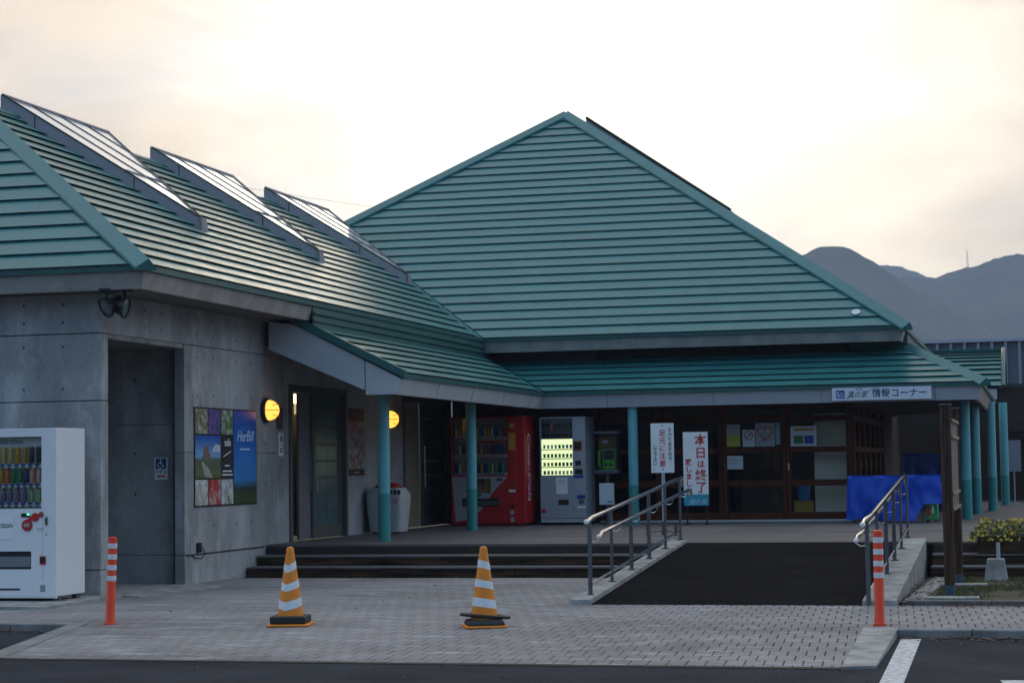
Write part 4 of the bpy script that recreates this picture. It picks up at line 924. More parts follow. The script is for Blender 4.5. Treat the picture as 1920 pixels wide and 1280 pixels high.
cw = .405; g0 = .02
tops = [photo('print_path',(.05,.10,.03),(.25,.22,.16),(.55,.5,.42),10,1), photo('print_lavender',(.02,.03,.01),(.10,.07,.24),(.25,.18,.45),14,2,(1,4,1)), photo('print_garden',(.04,.10,.02),(.18,.24,.10),(.42,.52,.58),9,3)]
bots = [photo('print_salad',(.30,.12,.02),(.45,.48,.42),(.65,.68,.68),6,4), photo('print_berry',(.35,.01,.02),(.45,.06,.05),(.5,.42,.42),5,5), photo('print_dessert',(.10,.12,.04),(.45,.48,.46),(.7,.72,.72),6,6)]
for k in range(3):
    pbx('photo_print', tops[k], g0+k*cw, g0+k*cw+.385, .905, 1.215); pbx('photo_print', bots[k], g0+k*cw, g0+k*cw+.385, .02, .335)
hp = pbx('photo_print', photo_grad('print_house', [(0,(.10,.03,.02)),(.18,(.12,.16,.05)),(.34,(.10,.12,.07)),(.5,(.10,.13,.08)),(.58,(.20,.38,.62)),(1,(.02,.10,.42))],.35,.885), g0, g0+.79, .35, .885)
MB().slab([(.0165,.22,.60),(.0165,.50,.60),(.0165,.46,.66),(.0165,.43,.67),(.0165,.41,.74),(.0165,.34,.77),(.0165,.28,.73),(.0165,.27,.665)], (.0015,0,0)).build('printed_house', mat('print_roof',(.20,.12,.08),rough=.4,var=.2,vscale=20), hp)
MB().slab([(.0165,.52,.68),(.0165,.78,.68),(.0165,.79,.76),(.0165,.66,.78),(.0165,.58,.74)], (.0015,0,0)).build('printed_cloud', mat('print_cloud',(.55,.62,.70),rough=.4,var=.15,vscale=8), hp)
MB().slab([(.0165,.30,.37),(.0165,.55,.36),(.0165,.45,.46),(.0165,.24,.56),(.0165,.20,.55)], (.0015,0,0)).build('printed_path', mat('print_path2',(.36,.33,.28),rough=.4,var=.15,vscale=8), hp)
bp_ = pbx('text_panel', BLKP, g0+2*cw, g0+2*cw+.385, .35, .885)
text('cafe', .13, WHITEP, bp_, (.0165,g0+2.5*cw,.80), '+X', bold=.002)
for z_, w_ in ((.50,.16),(.43,.30),(.385,.34)): pbx('print_line', WHITEP, g0+2.47*cw-w_/2, g0+2.47*cw+w_/2, z_, z_+.016, .0142, .0150, bp_)
MB().tube([(.015,g0+2*cw+.06,.62),(.015,g0+2*cw+.20,.66),(.015,g0+2*cw+.30,.69)], .006, 5).build('print_line', WHITEP, bp_)
bl = pbx('blue_panel', photo_grad('print_blue', [(0,(.03,.05,.015)),(.13,(.05,.07,.02)),(.22,(.015,.03,.03)),(.27,(.03,.12,.22)),(.31,(.03,.22,.55)),(.55,(.012,.17,.56)),(1,(.006,.09,.42))],.02,1.215), g0+3*cw+.005, PB1-.02, .02, 1.215)
yb = (g0+3*cw+PB1)/2-.01
text('HerBill', .20, mat('print_pale',(.55,.68,.85),rough=.4), bl, (.0165,yb,.885), '+X', shear=.3, bold=.001)
text('ハービル', .085, mat('print_pale2',(.10,.36,.72),rough=.4), bl, (.0165,yb,.985), '+X')
for i, (z_, w_) in enumerate(((.71,.34),(.665,.52),(.63,.22),(.595,.44),(.56,.42),(.525,.26),(.49,.20),(.46,.30))):
    pbx('print_line', MATS['print_pale'] if i == 0 else mat('print_pale3',(.06,.27,.62),rough=.4), yb-w_/2, yb+w_/2, z_, z_+(.02 if i == 0 else .010), .0142, .0152, bl)

# small signs on that wall
ws = thing('wall_sign', 'narrow white toilet sign under the wall lamp', 'sign', (W, 25.57, 1.56))
bx('plate', WHITEP, ws, .002, .010, 0, .17, 0, .32)
def wheelchair(parent, o, s, mt, face):
    """the access symbol drawn with tubes: head, back, seat, leg, wheel"""
    def p(a, b):
        return (o[0]+.002, o[1]+a*s, o[2]+b*s) if face == '+X' else (o[0]+a*s, o[1]-.002, o[2]+b*s)
    r = s*.045; mb = MB()
    mb.tube([p(.46,.86), p(.48,.60), p(.46,.44)], r*1.25, 6); mb.tube([p(.48,.64), p(.70,.64)], r*.9, 6); mb.tube([p(.46,.46), p(.70,.44), p(.84,.18), p(.93,.20)], r*1.1, 6)
    mb.tube([p(.44+.27*math.cos(t), .34+.27*math.sin(t)) for t in [R(a) for a in range(110, 361, 18)]], r, 6)
    c = p(.47,.92); d = (1,0,0) if face == '+X' else (0,1,0); e_ = Vector(d)*r
    mb.cyl(Vector(c)-e_, Vector(c)+e_, s*.075, n=12)
    mb.build('access_symbol', mt, parent)
wheelchair(ws, (.012,.03,.19), .11, BLKP, '+X'); text('トイレ', .042, BLUEP, ws, (.0115,.085,.155), '+X')
bx('print_line', BLUEP, ws, .0102, .0112, .03, .14, .09, .11); bx('print_line', REDP, ws, .0102, .0112, .04, .13, .05, .075)
w2 = thing('wall_plate', 'dark plate with a red stripe just above the narrow white sign', 'sign', (W, 25.50, 1.93)); bx('plate', mat('plate_brown',(.07,.06,.055),rough=.6), w2, .002, .010, 0, .22, 0, .30); bx('stripe', REDP, w2, .0102, .0115, .09, .13, .06, .26)
ts = thing('toilet_sign', 'blue and white wheelchair toilet sign inside the concrete recess', 'sign', (-10.44, 22.598, 1.275))
bx('plate', WHITEP, ts, 0, .175, -.008, 0, 0, .27); bl2 = bx('blue_field', BLUEP, ts, .018, .157, -.010, -.0082, .135, .258)
wheelchair(ts, (.03,-.0105,.14), .115, WHITEP, '-Y'); text('トイレ', .058, NAVY, ts, (.0875,-.0095,.097), '-Y', bold=.0015)
MB().slab([(.035,-.0095,.042),(.055,-.0095,.058),(.055,-.0095,.052),(.145,-.0095,.052),(.145,-.0095,.032),(.055,-.0095,.032),(.055,-.0095,.026)], (0,-.0012,0)).build('arrow', REDP, ts)
ob = thing('power_socket', 'black power socket with a looped cable low on the concrete wall', 'socket', (W, 22.79, .375))
bx('socket_box', BLACK, ob, 0, .045, 0, .09, 0, .12, bevel=.006); bx('plug', GREYM, ob, .045, .08, .05, .09, .04, .08, bevel=.004)
MB().tube([(.07,.07,.05),(.08,.08,-.02),(.05,.04,-.075),(.012,-.06,-.06),(.006,-.16,-.02),(.004,-.30,-.028)], .008, 6).build('cable', BLACK, ob, True)
pc = MB().tube([(W+.006,22.5,.352),(W+.006,25.0,.350)], .006, 6).build('cable', BLACK, None, True); tag(pc, 'thin black cable running along the joint of the concrete wall', 'cable')
p2 = thing('poster', 'tall colourful festival poster between the two doorways', 'poster', (W, 28.46, 1.27))
bx('sheet', photo('print_festival',(.02,.05,.16),(.22,.10,.12),(.45,.40,.42),9,8), p2, .002, .006, 0, .72, .10, 1.0); bx('footer', BLKP, p2, .002, .0065, 0, .72, 0, .098); bx('header', BLKP, p2, .002, .0065, 0, .72, .82, 1.02)
bx('print_line', mat('print_gold',(.45,.32,.05),rough=.5), p2, .0068, .008, .26, .46, .035, .06)
nt = thing('notice', 'pale paper notices under the lamp behind the nearest column', 'notice', (W, 30.60, 1.34)); bx('sheet', mat('paper',(.36,.36,.37),rough=.7,var=.2,vscale=12), nt, .002, .005, 0, .40, 0, .45)
bx('sheet', MATS['paper'], nt, .002, .0045, -.16, -.02, .12, .42)

# ------------------------------------------------------------------ telephone stand
ph = thing('telephone_stand', 'green public telephone on a pedestal shelf with hood', 'telephone', (-7.27, 33.40, ZP))
bx('hood', STEELD, ph, 0, .42, -.02, .3, 1.535, 1.575); bx('back_board', mat('booth_ochre',(.20,.14,.05),rough=.7), ph, .03, .39, .24, .27, .92, 1.53)
bx('side_board', BLACK, ph, .385, .41, -.01, .27, .92, 1.53); sh_ = bx('shelf', STEELD, ph, 0, .42, -.04, .28, .85, .92, bevel=.01)
pb_ = bx('telephone_body', mat('phone_green',(.05,.32,.03),rough=.4), ph, .14, .37, .02, .20, .925, 1.27, bevel=.015); bx('display', BLACK, pb_, .16, .34, .012, .021, 1.09, 1.25)
for k in range(2): bx('coin_slot', BLACK, pb_, .17+.09*k, .22+.09*k, .014, .021, .98, 1.03)
MB().tube([(.085,.06,.97),(.075,.03,1.0),(.075,.03,1.2),(.085,.06,1.24)], .022, 8).build('handset', MATS['phone_green'], ph, True)
MB().cyl((.2,.12,.0),(.2,.12,.85),.035,n=16).build('pedestal', STEELD, ph, True); MB().cyl((.2,.12,0),(.2,.12,.02),.15,n=24).build('base', STEELD, ph, True)
bb = bx('phone_book_box', WHITE, ph, .075, .33, .0, .08, .32, .69, bevel=.012); bx('label', mat('label_sky',(.15,.35,.6),rough=.5), bb, .22, .31, -.002, 0, .36, .39)
nl = bx('label', WHITEP, ph, .1, .2, .232, .239, 1.38, 1.42)

# ------------------------------------------------------------------ standing signs
s1 = thing('standing_sign', 'white warning sign with red and black vertical lettering on a post', 'sign', (-5.08, 27.9, ZP))
ZS = .78
pl_ = bx('sign_plate', WHITEP, s1, -.165, .165, -.006, .0, ZS+.10, ZS+.80, bevel=.0)
for i, c in enumerate('足元に注意'): text(c, .098, REDP, pl_, (.0,-.0075,ZS+.655-.108*i), bold=.0012)
for i, c in enumerate('すべりますので'): text(c, .068, BLKP, pl_, (.108,-.0075,ZS+.70-.068*i), bold=.0008)
for i, c in enumerate('して下さい。'): text(c, .068, BLKP, pl_, (-.105,-.0075,ZS+.47-.062*i), bold=.0008)
for z_ in (ZS+.765, ZS+.15): disc(pl_, 0 if z_ > 1.3 else .005, z_, .010, BLKP, -.010, .005, 'bolt')
MB().box(-.022,.022,.001,.03,.19,ZS+.75).build('post', mat('galvanised',(.42,.44,.46),rough=.5,metal=.5,var=.2,vscale=14), s1)
bx('foot_post', mat('rust_red',(.16,.045,.02),rough=.7), s1, -.03, .03, -.005, .04, .0, .19)
for s in (-1,1): MB().cyl((s*.20,-.16,.0),(s*.20,-.16,.15),.024,n=12).build('leg', MATS['rust_red'], s1, True)
MB().tube([(-.20,-.16,.05),(0,.02,.06),(.20,-.16,.05)], .010, 6).build('base_bar', STEELD, s1, True)
s2_ = thing('banner_stand', 'white and teal closing notice with bold red lettering before the glass doors', 'sign', (-5.36, 32.45, ZP))
pl_ = bx('sign_plate', WHITEP, s2_, -.205, .205, -.008, .0, .50, 1.52); bx('teal_band', TEALP, s2_, -.205, .205, -.010, .002, .315, .50)
for i, (c, z_, sz) in enumerate((('本',1.375,.20),('日',1.165,.20),('は',.985,.13),('終',.80,.20),('了',.60,.20))): text(c, sz, REDP, pl_, (.085,-.0095,z_), bold=.0035)
for i, c in enumerate('致しました'): text(c, .115, REDP, pl_, (-.115,-.0095,1.02-.118*i), bold=.003)
text('風の家', .10, mat('print_lightblue',(.45,.62,.72),rough=.5), pl_, (.02,-.0115,.37), shear=.35)
for s in (-.17,.15): bx('leg', BLACK, s2_, s, s+.025, .003, .03, .0, 1.45); bx('foot', BLACK, s2_, s, s+.025, -.14, .22, .0, .02)
# name board on the veranda fascia
fb = thing('name_board', 'white name board with emblem and Japanese lettering on the veranda fascia', 'sign', (-3.14, YL-.005, 2.365))
fbp = bx('sign_plate', mat('board_white',(.62,.66,.74),rough=.45), fb, 0, 1.59, 0.0, .022, 0, .205)
em = bx('emblem', BLUEP, fbp, .065, .205, -.002, .0, .03, .165)
for x0,x1,z0,z1 in ((.078,.090,.045,.15),(.10,.112,.045,.15),(.078,.112,.115,.125),(.078,.112,.07,.08)): bx('emblem_mark', MATS['board_white'], em, x0, x1, -.003, -.0021, z0, z1)
MB().tube([(.128,-.003,.04),(.128,-.003,.10),(.145,-.003,.125),(.165,-.003,.125),(.182,-.003,.10),(.182,-.003,.04)], .0055, 5).build('emblem_mark', MATS['board_white'], em); MB().tube([(.155,-.003,.04),(.155,-.003,.095)], .005, 5).build('emblem_mark', MATS['board_white'], em)
text('風の家', .125, BLKP, fbp, (.405,-.0015,.085), shear=.3, squeeze=.85); text('道の駅', .036, BLKP, fbp, (.44,-.0015,.178))
MB().tube([(.235,-.002,.025),(.30,-.002,.06),(.335,-.002,.11)], .003, 5).build('brush_stroke', BLKP, fbp); MB().tube([(.57,-.002,.13),(.63,-.002,.17),(.72,-.002,.185)], .003, 5).build('brush_stroke', BLKP, fbp)
text('情報コーナー', .150, NAVY, fbp, (1.085,-.0015,.098), bold=.0015, squeeze=.98)

# notices on the glass doors
def notice(x, z, w, h, mt, label, dec=()):
    t = thing('notice', label, 'notice', (x, YD-.0, z)); bx('sheet', mt, t, 0, w, .006, .009, 0, h)
    for nm, m_, x0, x1, z0, z1 in dec: bx(nm, m_, t, x0, x1, .0045, .0058, z0, z1)
    return t
PAPW = mat('paper_white',(.62,.64,.66),rough=.6,var=.05,vscale=20); PAPG = mat('paper_grey',(.36,.37,.38),rough=.6,var=.2,vscale=10)
YELP = mat('print_yellow',(.50,.46,.05),rough=.5,var=.1,vscale=20); GRNP = mat('print_green',(.03,.16,.05),rough=.5)
notice(-5.14, 1.655, .30, .38, PAPG, 'grey and yellow notice high on the glass door by the closing notice', (('field', YELP, 0, .30, 0, .19),))
t = notice(-4.80, 1.65, .21, .29, PAPW, 'white notice with a red no-entry ring on the glass door'); MB().tube([(.105+.07*math.cos(a),.003,.19+.07*math.sin(a)) for a in [2*PI*i/16 for i in range(17)]], .008, 5).build('ring', REDP, t); MB().tube([(.055,.003,.14),(.155,.003,.24)], .008, 5).build('ring', REDP, t)
t = notice(-4.58, 1.65, .33, .40, PAPG, 'pale notice with a red heart outline on the glass door')
MB().tube([(.165+.125*(math.sin(a)**3)*1.02,.003,.235+.0085*(13*math.cos(a)-5*math.cos(2*a)-2*math.cos(3*a)-math.cos(4*a))) for a in [2*PI*i/28 for i in range(29)]], .009, 5).build('heart', REDP, t)
t = notice(-3.98, 1.645, .44, .34, PAPW, 'white framed notice with an orange bar above green and blue squares', (('bar', mat('print_orange',(.55,.22,.02),rough=.5), .05, .39, .26, .305), ('square', GRNP, .05, .215, .04, .18), ('square', BLUEP, .23, .39, .04, .18)))
notice(-5.13, 1.27, .33, .23, PAPW, 'small white sheet below the yellow notice on the glass door', (('print_line', PAPG, .05, .28, .15, .165), ('print_line', PAPG, .05, .25, .10, .115)))
notice(-4.235, 1.68, .08, .38, mat('paper_teal',(.25,.38,.40),rough=.6,var=.2,vscale=14), 'narrow teal notice at the edge of the glass door')

# ------------------------------------------------------------------ tarpaulins
def tarp_sheet(front, bottom, x0, x1, yf, yb, zt, seed, mtl=TARP, n=60, m_=26):
    """draped sheet: flat top from yb to yf, then hanging folds down to bottom(u)"""
    mb = MB(); rows = []
    top = 7
    for j in range(top+m_+1):
        r_ = []
        for i in range(n+1):
            u = i/n; x = x0+(x1-x0)*u
            if j <= top:
                y = yb+(yf-yb)*j/top; z = zt+.012*noise.noise((x*4+seed, y*4, 0))-.02*abs(math.sin(u*PI*3))*(j/top)
                r_.append((x, y, z))
            else:
                v = (j-top)/m_; zb = bottom(u); z = zt+(zb-zt)*v
                fold = noise.noise((x*3.2+seed, z*1.7, 1.3))*.15*v+noise.noise((x*9+seed, z*3, 4.1))*.055*min(1, v*3)
                crease = .03*max(0, noise.noise((x*2+z*3, seed, 2.0)))*v
                r_.append((x+fold*.3+(.07*v*(u-.5)), yf-.02-fold*.9-crease-.05*v, z))
        rows.append(r_)
    w = n+1
    mb.add([p for r_ in rows for p in r_], [(j*w+i, j*w+i+1, (j+1)*w+i+1, (j+1)*w+i) for j in range(len(rows)-1) for i in range(n)])
    return mb
def bot1(u):
    return ZP+.05+.02*math.sin(u*9) if u < .60 else (ZP+.03 if u < .70 else ZP+.03+(min(1, (u-.70)/.10))*.27+.05*(u-.8))
t1 = thing('tarpaulin', 'bright blue tarpaulin draped over a low rack beside the glass doors', 'tarpaulin', (-2.2, 32.9, ZP))
o = tarp_sheet(None, bot1, -2.92, -1.45, 32.75, 33.45, 1.14, 3.1).build('sheet', TARP, None, True, fix=False)
o.parent = t1; o.matrix_parent_inverse = Matrix.Translation(-Vector(t1.location))
rk = thing('display_rack', 'low rack hidden under the bright blue tarpaulin', 'rack', (-2.2, 33.1, ZP))
for x in (-.66,.66):
    for y in (-.24,.28): bx('leg', STEELD, rk, x-.02, x+.02, y-.02, y+.02, 0, .70)
bx('rack_top', SOFD, rk, -.70, .70, -.28, .32, .70, .73); bx('shelf', SOFD, rk, -.68, .68, -.26, .30, .22, .24)
t2 = thing('tarpaulin', 'dark blue tarpaulin over a taller stack behind the bright one', 'tarpaulin', (-1.9, 36.0, ZP))
o = tarp_sheet(None, lambda u: ZP+.1, -2.25, -1.55, 36.0, 36.6, 1.50, 8.3, n=36).build('sheet', mat('tarpaulin_dark',(.006,.022,.15),rough=.5,var=.2,vscale=5), None, True, fix=False)
o.parent = t2; o.matrix_parent_inverse = Matrix.Translation(-Vector(t2.location))
t3 = thing('tarpaulin', 'narrow blue tarpaulin hanging between the right-hand columns', 'tarpaulin', (-1.08, 39.0, ZP))
o = tarp_sheet(None, lambda u: ZP+.03, -1.22, -.97, 38.9, 39.3, 1.50, 5.5, n=16).build('sheet', TARP, None, True, fix=False)
o.parent = t3; o.matrix_parent_inverse = Matrix.Translation(-Vector(t3.location))
gb = thing('goods_crate', 'green crate with red and white print under the tarpaulin corner', 'crate', (-1.70, 32.82, ZP))
GRC = mat('crate_green',(.03,.30,.06),rough=.45,var=.2,vscale=7); bx('crate_body', GRC, gb, 0, .19, 0, .3, .05, .31, bevel=.008); bx('label', REDP, gb, .02, .07, -.003, 0, .10, .27); bx('label', WHITEP, gb, .10, .13, -.003, 0, .15, .27)
for x in (.03,.15): MB().cyl((x,.05,0),(x,.05,.05),.02,n=10).build('caster', BLACK, gb)
gs = thing('folding_stand', 'pale folding stand leg beside the green crate', 'stand', (-1.76, 32.80, ZP)); bx('leg', STEELD, gs, 0, .018, 0, .03, 0, .30); bx('leg', STEELD, gs, .0, .018, .2, .23, 0, .30); bx('cross_bar', STEELD, gs, 0, .018, .03, .2, .28, .30)

# ------------------------------------------------------------------ timber notice board seen edge-on
nbp = thing('notice_board', 'weathered timber notice board on two posts, seen from its narrow side', 'notice board', (-.85, 20.69, 0))
PT = mat('post_timber', (0.065,0.035,0.020), rough=.75, spec=.2, col2=(0.022,0.013,0.009), var=.3, vscale=4, stretch=(9,9,.5), bump=.25, bscale=18)
for i, (y, h, r_, x) in enumerate(((0, 1.93, .054, .0), (2.0, 1.94, .046, .02))):
    p_ = MB().lathe([(r_,.12),(r_*1.0,.9),(r_*.97,1.5),(r_*.93,h)], 20, (x,y,0)).build('post', PT, nbp, True)
    MB().cyl((x,y,-.03),(x,y,.125),r_*.92,n=20).build('post_shoe', mat('shoe_blue',(.05,.10,.15),rough=.5,metal=.4), p_, True)
    bx('post_cap', mat('cap_metal',(.10,.11,.13),rough=.45,metal=.4), p_, x-r_*1.1, x+r_*1.1, y-r_*1.1, y+r_*1.1, h, h+.018)
bd = bx('board', mat('board_grey',(.16,.14,.125),rough=.8,var=.15,vscale=4), nbp, -.02, .045, .075, 1.94, .86, 1.80)
for z_ in (.86, 1.02, 1.60, 1.77): bx('batten', mat('batten_pale',(.26,.22,.17),rough=.7), bd, -.045, .065, .08, 1.93, z_, z_+.03)

# ------------------------------------------------------------------ planter with flowers
pt = thing('flower_planter', 'timber planter of small yellow flowers on the steps by the notice board', 'planter', (-.66, 24.72, .248))
bx('box_front', WOODD, pt, .01, 1.29, 0, .03, 0, .20, bevel=.004); bx('box_back', WOODD, pt, .01, 1.29, .25, .28, 0, .20); bx('box_end', WOODD, pt, -.02, .01, 0, .28, 0, .20); bx('box_end', WOODD, pt, 1.29, 1.32, 0, .28, 0, .20)
bx('soil', SOIL, pt, .01, 1.29, .03, .25, .12, .17)
lf = MB(); fl = MB(); rf = random.Random(5)
def rndpt():
    while True:
        x, y, z = rf.uniform(-.12,1.42), rf.uniform(-.09,.37), rf.uniform(.14,.43)
        top = .40+.05*noise.noise((x*5,y*5,0)); ed = min(1, (x+.14)/.22, (1.44-x)/.22)
        if z < .16+(top-.16)*max(0,ed)**.6 and abs(y-.14) < .24*(1-((z-.25)/.32)**2)**.5+.02: return x, y, z
for i in range(5200):
    x, y, z = rndpt(); a, b = rf.uniform(0,2*PI), rf.uniform(-.9,.9); s = rf.uniform(.010,.022); d = Vector((math.cos(a)*math.cos(b), math.sin(a)*math.cos(b), math.sin(b))); q_ = d.orthogonal().normalized()*s*.42; c = Vector((x,y,z))
    lf.add([c-d*s, c+q_, c+d*s, c-q_], [(0,1,2,3)])
for i in range(430):
    x, y, z = rndpt(); y -= .02; z += .015; s = rf.uniform(.016,.026); nrm_ = Vector((rf.uniform(-.5,.5), -1+rf.uniform(-.3,.5), rf.uniform(0,1.1))).normalized(); u_ = nrm_.orthogonal().normalized(); v_ = nrm_.cross(u_); c = Vector((x,y,z))
    pts = [c+nrm_*.004]+[c+(u_*math.cos(2*PI*k/10)+v_*math.sin(2*PI*k/10))*s*(1 if k % 2 else .55)+nrm_*(.006 if k % 2 else 0) for k in range(10)]
    fl.add(pts, [(0,1+k,1+(k+1) % 10) for k in range(10)])
lf.build('foliage', mat('planter_leaf',(.040,.080,.018),rough=.7,spec=.15,col2=(.020,.042,.010),var=.2,vscale=20), pt, kind='stuff', fix=False)
fl.build('flowers', mat('yellow_petal',(.62,.46,.07),rough=.6,var=.15,vscale=30), pt, kind='stuff', fix=False)
cbk = thing('sign_base', 'tapered concrete block with a short grey pipe on the lawn', 'concrete block', (-.445, 23.45, 0))
MB().add([(-.135,-.12,-.01),(.135,-.12,-.01),(.135,.12,-.01),(-.135,.12,-.01),(-.095,-.085,.25),(.095,-.085,.25),(.095,.085,.25),(-.095,.085,.25)], [(0,3,2,1),(4,5,6,7),(0,1,5,4),(1,2,6,5),(2,3,7,6),(3,0,4,7)]).build('block', CONC2, cbk, bevel=.012)
MB().cyl((.03,0,.24),(.03,0,.43),.021,n=14).build('pipe', mat('pipe_grey',(.40,.43,.47),rough=.5), cbk, True)

# ------------------------------------------------------------------ porch and long building behind, on the right
pr = thing('porch', 'entrance porch with curved green roof behind the right-hand columns', 'porch', (-2.0, 46.0, 0))
def pro(o): o.parent = pr; o.matrix_parent_inverse = Matrix.Translation(-Vector(pr.location)); return o
prof = []
for k in range(13):
    t = k/12; prof.append((46.0+2.3*t, 2.98+.95*(1-(1-t)**2.0)))
xa, xb = -3.6, -.62
for k in range(12):
    (y0, z0), (y1, z1) = prof[k], prof[k+1]; nn = Vector((0, -(z1-z0), (y1-y0))).normalized()
    pro(MB().slab([(xa,y0-.01,z0+.05),(xb,y0-.01,z0+.05),(xb,y1+.01,z1+.012),(xa,y1+.01,z1+.012)], nn*.012).build('roof_panel', ROOF, None, fix=False))
pro(MB().add([(x,y,z-.02) for x in (xa,xb) for y, z in prof]+[(xa,48.6,3.85),(xb,48.6,3.85)], [(i,i+1,13+i+1,13+i) for i in range(12)]).build('roof', DARKGAP, None))
gp = [(xb-.02,y,z-.01) for y, z in prof]+[(xb-.02,50.5,2.98)]
pro(MB().slab(gp, (.05,0,0)).build('gable_panel', SOFF, None))
pro(MB().tube([(xb+.02,y,z+.03) for y, z in prof]+[(xb+.02,50.5,2.98)], .05, 6).build('verge_trim', ROOFD, None))
pro(bx('fascia', FASL, None, xa, xb-.12, 46.02, 46.08, 2.72, 2.95)); pro(bx('wall', SOFD, None, xa, .4, 46.12, 46.2, 2.0, 2.9)); pro(bx('back_wall', SOFD, None, xa, 2.6, 50.0, 50.2, ZP-.1, 3.2))
pro(bx('roof', ROOFD, None, xb, 2.6, 48.0, 50.3, 3.0, 3.1)); pro(bx('side_wall', SOFD, None, xb-.1, 2.6, 46.3, 46.4, 2.15, 3.0))
ns = thing('standing_sign', 'pale sign board on a thin stand in the far dark porch', 'sign', (-.42, 46.0, ZP)); bx('sign_plate', mat('sign_dim',(.20,.21,.26),rough=.6), ns, -.14, .16, 0, .02, .72, 1.42); bx('post', GREYM, ns, -.01, .02, .021, .05, 0, .75); bx('foot', GREYM, ns, -.12, .13, -.1, .15, 0, .02)
fbd = thing('long_building', 'long building with grey ribbed metal parapet on the far right', 'building', (-4, 62, 0))
def fb_(o): o.parent = fbd; o.matrix_parent_inverse = Matrix.Translation(-Vector(fbd.location)); return o
RIB = mat('ribbed_metal',(.24,.26,.32),rough=.45,metal=.2); RIBD = mat('ribbed_metal_dark',(.13,.14,.18),rough=.5)
fb_(bx('wall', RIBD, None, -5, 9, 62.1, 62.3, 0, 4.93)); fb_(bx('coping', mat('coping_pale',(.40,.43,.50),rough=.5), None, -5.05, 9.05, 61.95, 62.35, 4.93, 5.02))
for i in range(34):
    x = -4.8+i*.405
    fb_(MB().slab([(x,62.0,3.2),(x+.09,61.96,3.2),(x+.09,61.96,4.92),(x,62.0,4.92)], (0,-.06,0)).build('rib', RIB, None))

# ------------------------------------------------------------------ mountains, mast, wire
def mountain(name, D, prof, seed, depth, col, amp):
    """hillside whose crest, seen from the car park, follows prof: pixel columns and rows turned into bearings"""
    Fp = 3733.33; Mx = (r2, u2, fwd); n = 220; m_ = 26; rows = []
    xs = [prof[0][0]+(prof[-1][0]-prof[0][0])*i/n for i in range(n+1)]
    def py(x):
        for (a, b), (c, d) in zip(prof, prof[1:]):
            if a <= x <= c:
                t = (x-a)/(c-a); t = t*t*(3-2*t)*.5+t*.5; return b+(d-b)*t
    crest = []
    for x in xs:
        d = r2*((x-960)/Fp)+u2*((640-py(x))/Fp)+fwd; d = d*(D/math.hypot(d.x, d.y)); crest.append(d+Vector((0,0,1.38)))
    for j in range(m_+1):
        v = j/m_; r_ = []
        for i, c in enumerate(crest):
            h = Vector((c.x, c.y, 0)); hd = h.normalized(); q = h-hd*depth*v
            z = c.z*(1-v)**1.25; z += amp*noise.noise((q.x*.012+seed, q.y*.012, 0))*min(1, v*4)*(1-v)+amp*.28*noise.noise((q.x*.05, q.y*.05, seed))*(1-v)*min(1, v*3)
            z += (1.3*noise.noise((q.x*.22, q.y*.22, seed))+.9*noise.noise((q.x*.5, q.y*.5, seed+2)))*(1-v)
            r_.append((q.x, q.y, z-.3*v))
        rows.append(r_)
    back = [((Vector((c.x,c.y,0))*1.12).x, (Vector((c.x,c.y,0))*1.12).y, -1) for c in crest]
    rows = [back]+rows; w = n+1
    mb = MB().add([p for r_ in rows for p in r_], [(j*w+i, j*w+i+1, (j+1)*w+i+1, (j+1)*w+i) for j in range(len(rows)-1) for i in range(n)])
    return mb.build(name, col, kind='structure', smooth=True, fix=True)
FOREST = mat('forest_slope',(.045,.060,.040),rough=.9,col2=(.028,.040,.028),var=.2,vscale=.05,bump=.6,bscale=.12)
p1 = [(-900,640),(-300,600),(300,590),(700,640),(1100,600),(1300,560),(1420,505),(1490,481),(1515,473),(1540,462),(1560,459.5),(1582,463),(1602,471),(1625,484),(1645,495),(1662,506),(1690,528),(1740,556),(1800,590),(1900,640),(2200,720)]
p2 = [(1480,640),(1600,560),(1660,533),(1690,517),(1722,521),(1750,522.5),(1772,514),(1800,505),(1822,501),(1850,492),(1872,483),(1893,478),(1920,477),(1980,470),(2100,500),(2400,470),(2800,520),(3400,500)]
p3 = [(1400,560),(1560,520),(1640,500),(1660,497),(1685,499),(1712,509),(1745,520),(1800,540),(1900,560)]
mountain('hills', 1250, p1, 1.0, 420, FOREST, 16)
mountain('hills', 1500, p2, 4.0, 420, FOREST, 18)
mountain('hills', 2050, p3, 7.0, 300, FOREST, 18)
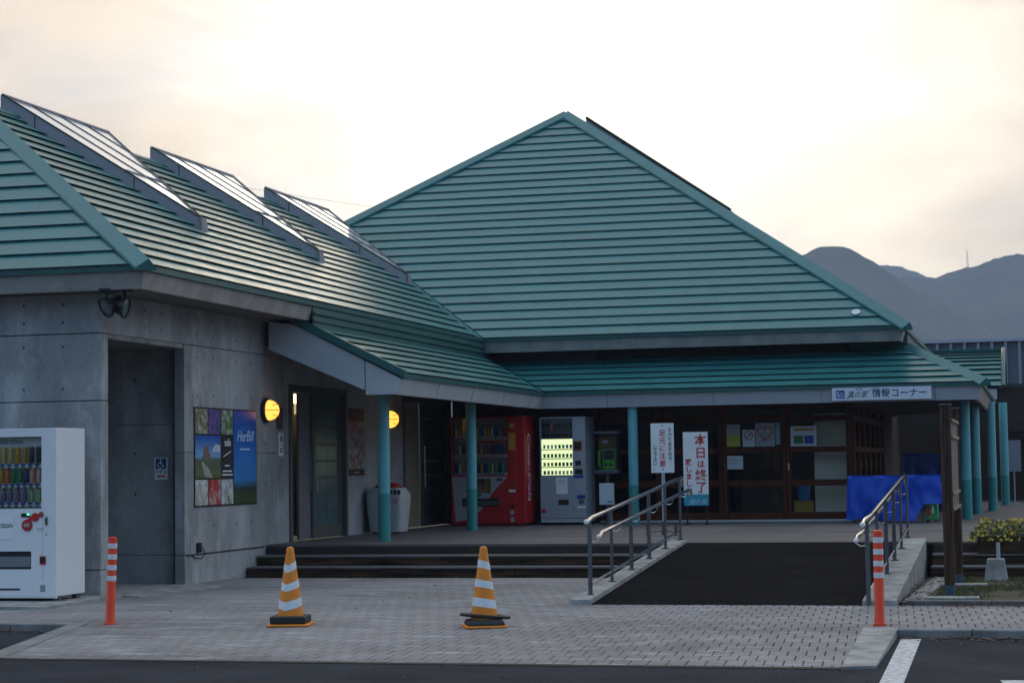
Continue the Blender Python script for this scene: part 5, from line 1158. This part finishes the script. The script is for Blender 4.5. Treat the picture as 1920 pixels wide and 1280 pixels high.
def unseen_hills(a0, a1, D, depth, seed):  # added hills out of view, blocking low sky light from behind the camera
    n = 90; m_ = 10; rows = []
    for j in range(m_+1):
        v = j/m_; r_ = []
        for i in range(n+1):
            a = R(a0+(a1-a0)*i/n); e = min(1, i/8, (n-i)/8)
            hgt = (115+50*noise.noise((math.cos(a)*2.2+seed, math.sin(a)*2.2, 0))+25*noise.noise((math.cos(a)*7, math.sin(a)*7, seed)))*e
            q = Vector((math.sin(a), math.cos(a), 0))*(D-depth*v); r_.append((q.x, q.y+300, hgt*(1-v)**1.2-.3+4*noise.noise((q.x*.02,q.y*.02,seed))*(1-v)*e))
        rows.append(r_)
    w = n+1
    MB().add([p for r_ in rows for p in r_], [(j*w+i, j*w+i+1, (j+1)*w+i+1, (j+1)*w+i) for j in range(m_) for i in range(n)]).build('hills', FOREST, kind='structure', smooth=True)
unseen_hills(60, 300, 950, 330, 2.0)
d = r2*((1814-960)/3733.33)+u2*((640-503)/3733.33)+fwd; d *= 1490/math.hypot(d.x, d.y); d.z += 1.0
ms = thing('radio_mast', 'slender lattice radio mast on the crest of the right hill', 'mast', d)
mb = MB()
for a in (0, 2.09, 4.19): mb.cyl((1.0*math.cos(a), 1.0*math.sin(a), -3), (.35*math.cos(a), .35*math.sin(a), 13.5), .16, .10, n=5)
for k in range(9):
    r_ = 1.0-.65*k/9; mb.cyl((r_,0,k*1.5), (-.5*r_,.87*r_,k*1.5+1.2), .08, n=4); mb.cyl((-.5*r_,-.87*r_,k*1.5), (r_,0,k*1.5+1.2), .08, n=4)
mb.build('lattice', STEELD, ms); MB().cyl((0,0,13),(0,0,16),.10,n=5).build('antenna', STEELD, ms)
wr = MB().tube([(-21.0+.70*k, 44, 8.75-.137*k-.08*math.sin(PI*k/12)) for k in range(13)], .003, 5).build('overhead_wire', BLACK, None); tag(wr, 'thin overhead wire crossing the sky behind the roofs', 'wire')

# ------------------------------------------------------------------ haze
HAZE = bpy.data.materials.new('haze'); HAZE.use_nodes = True; hn = HAZE.node_tree.nodes; hl = HAZE.node_tree.links; hn.clear()
ho = hn.new('ShaderNodeOutputMaterial'); pv = hn.new('ShaderNodeVolumePrincipled'); pv.inputs['Color'].default_value = (.62,.74,1.0,1); pv.inputs['Density'].default_value = 0.00042; pv.inputs['Anisotropy'].default_value = 0.0
hl.new(pv.outputs[0], ho.inputs['Volume'])
hz = MB().box(-1900, 1900, -900, 2420, -1.2, 232).build('haze', HAZE, None, kind='stuff')
tag(hz, 'pale blue evening haze in front of the far hills', 'haze')
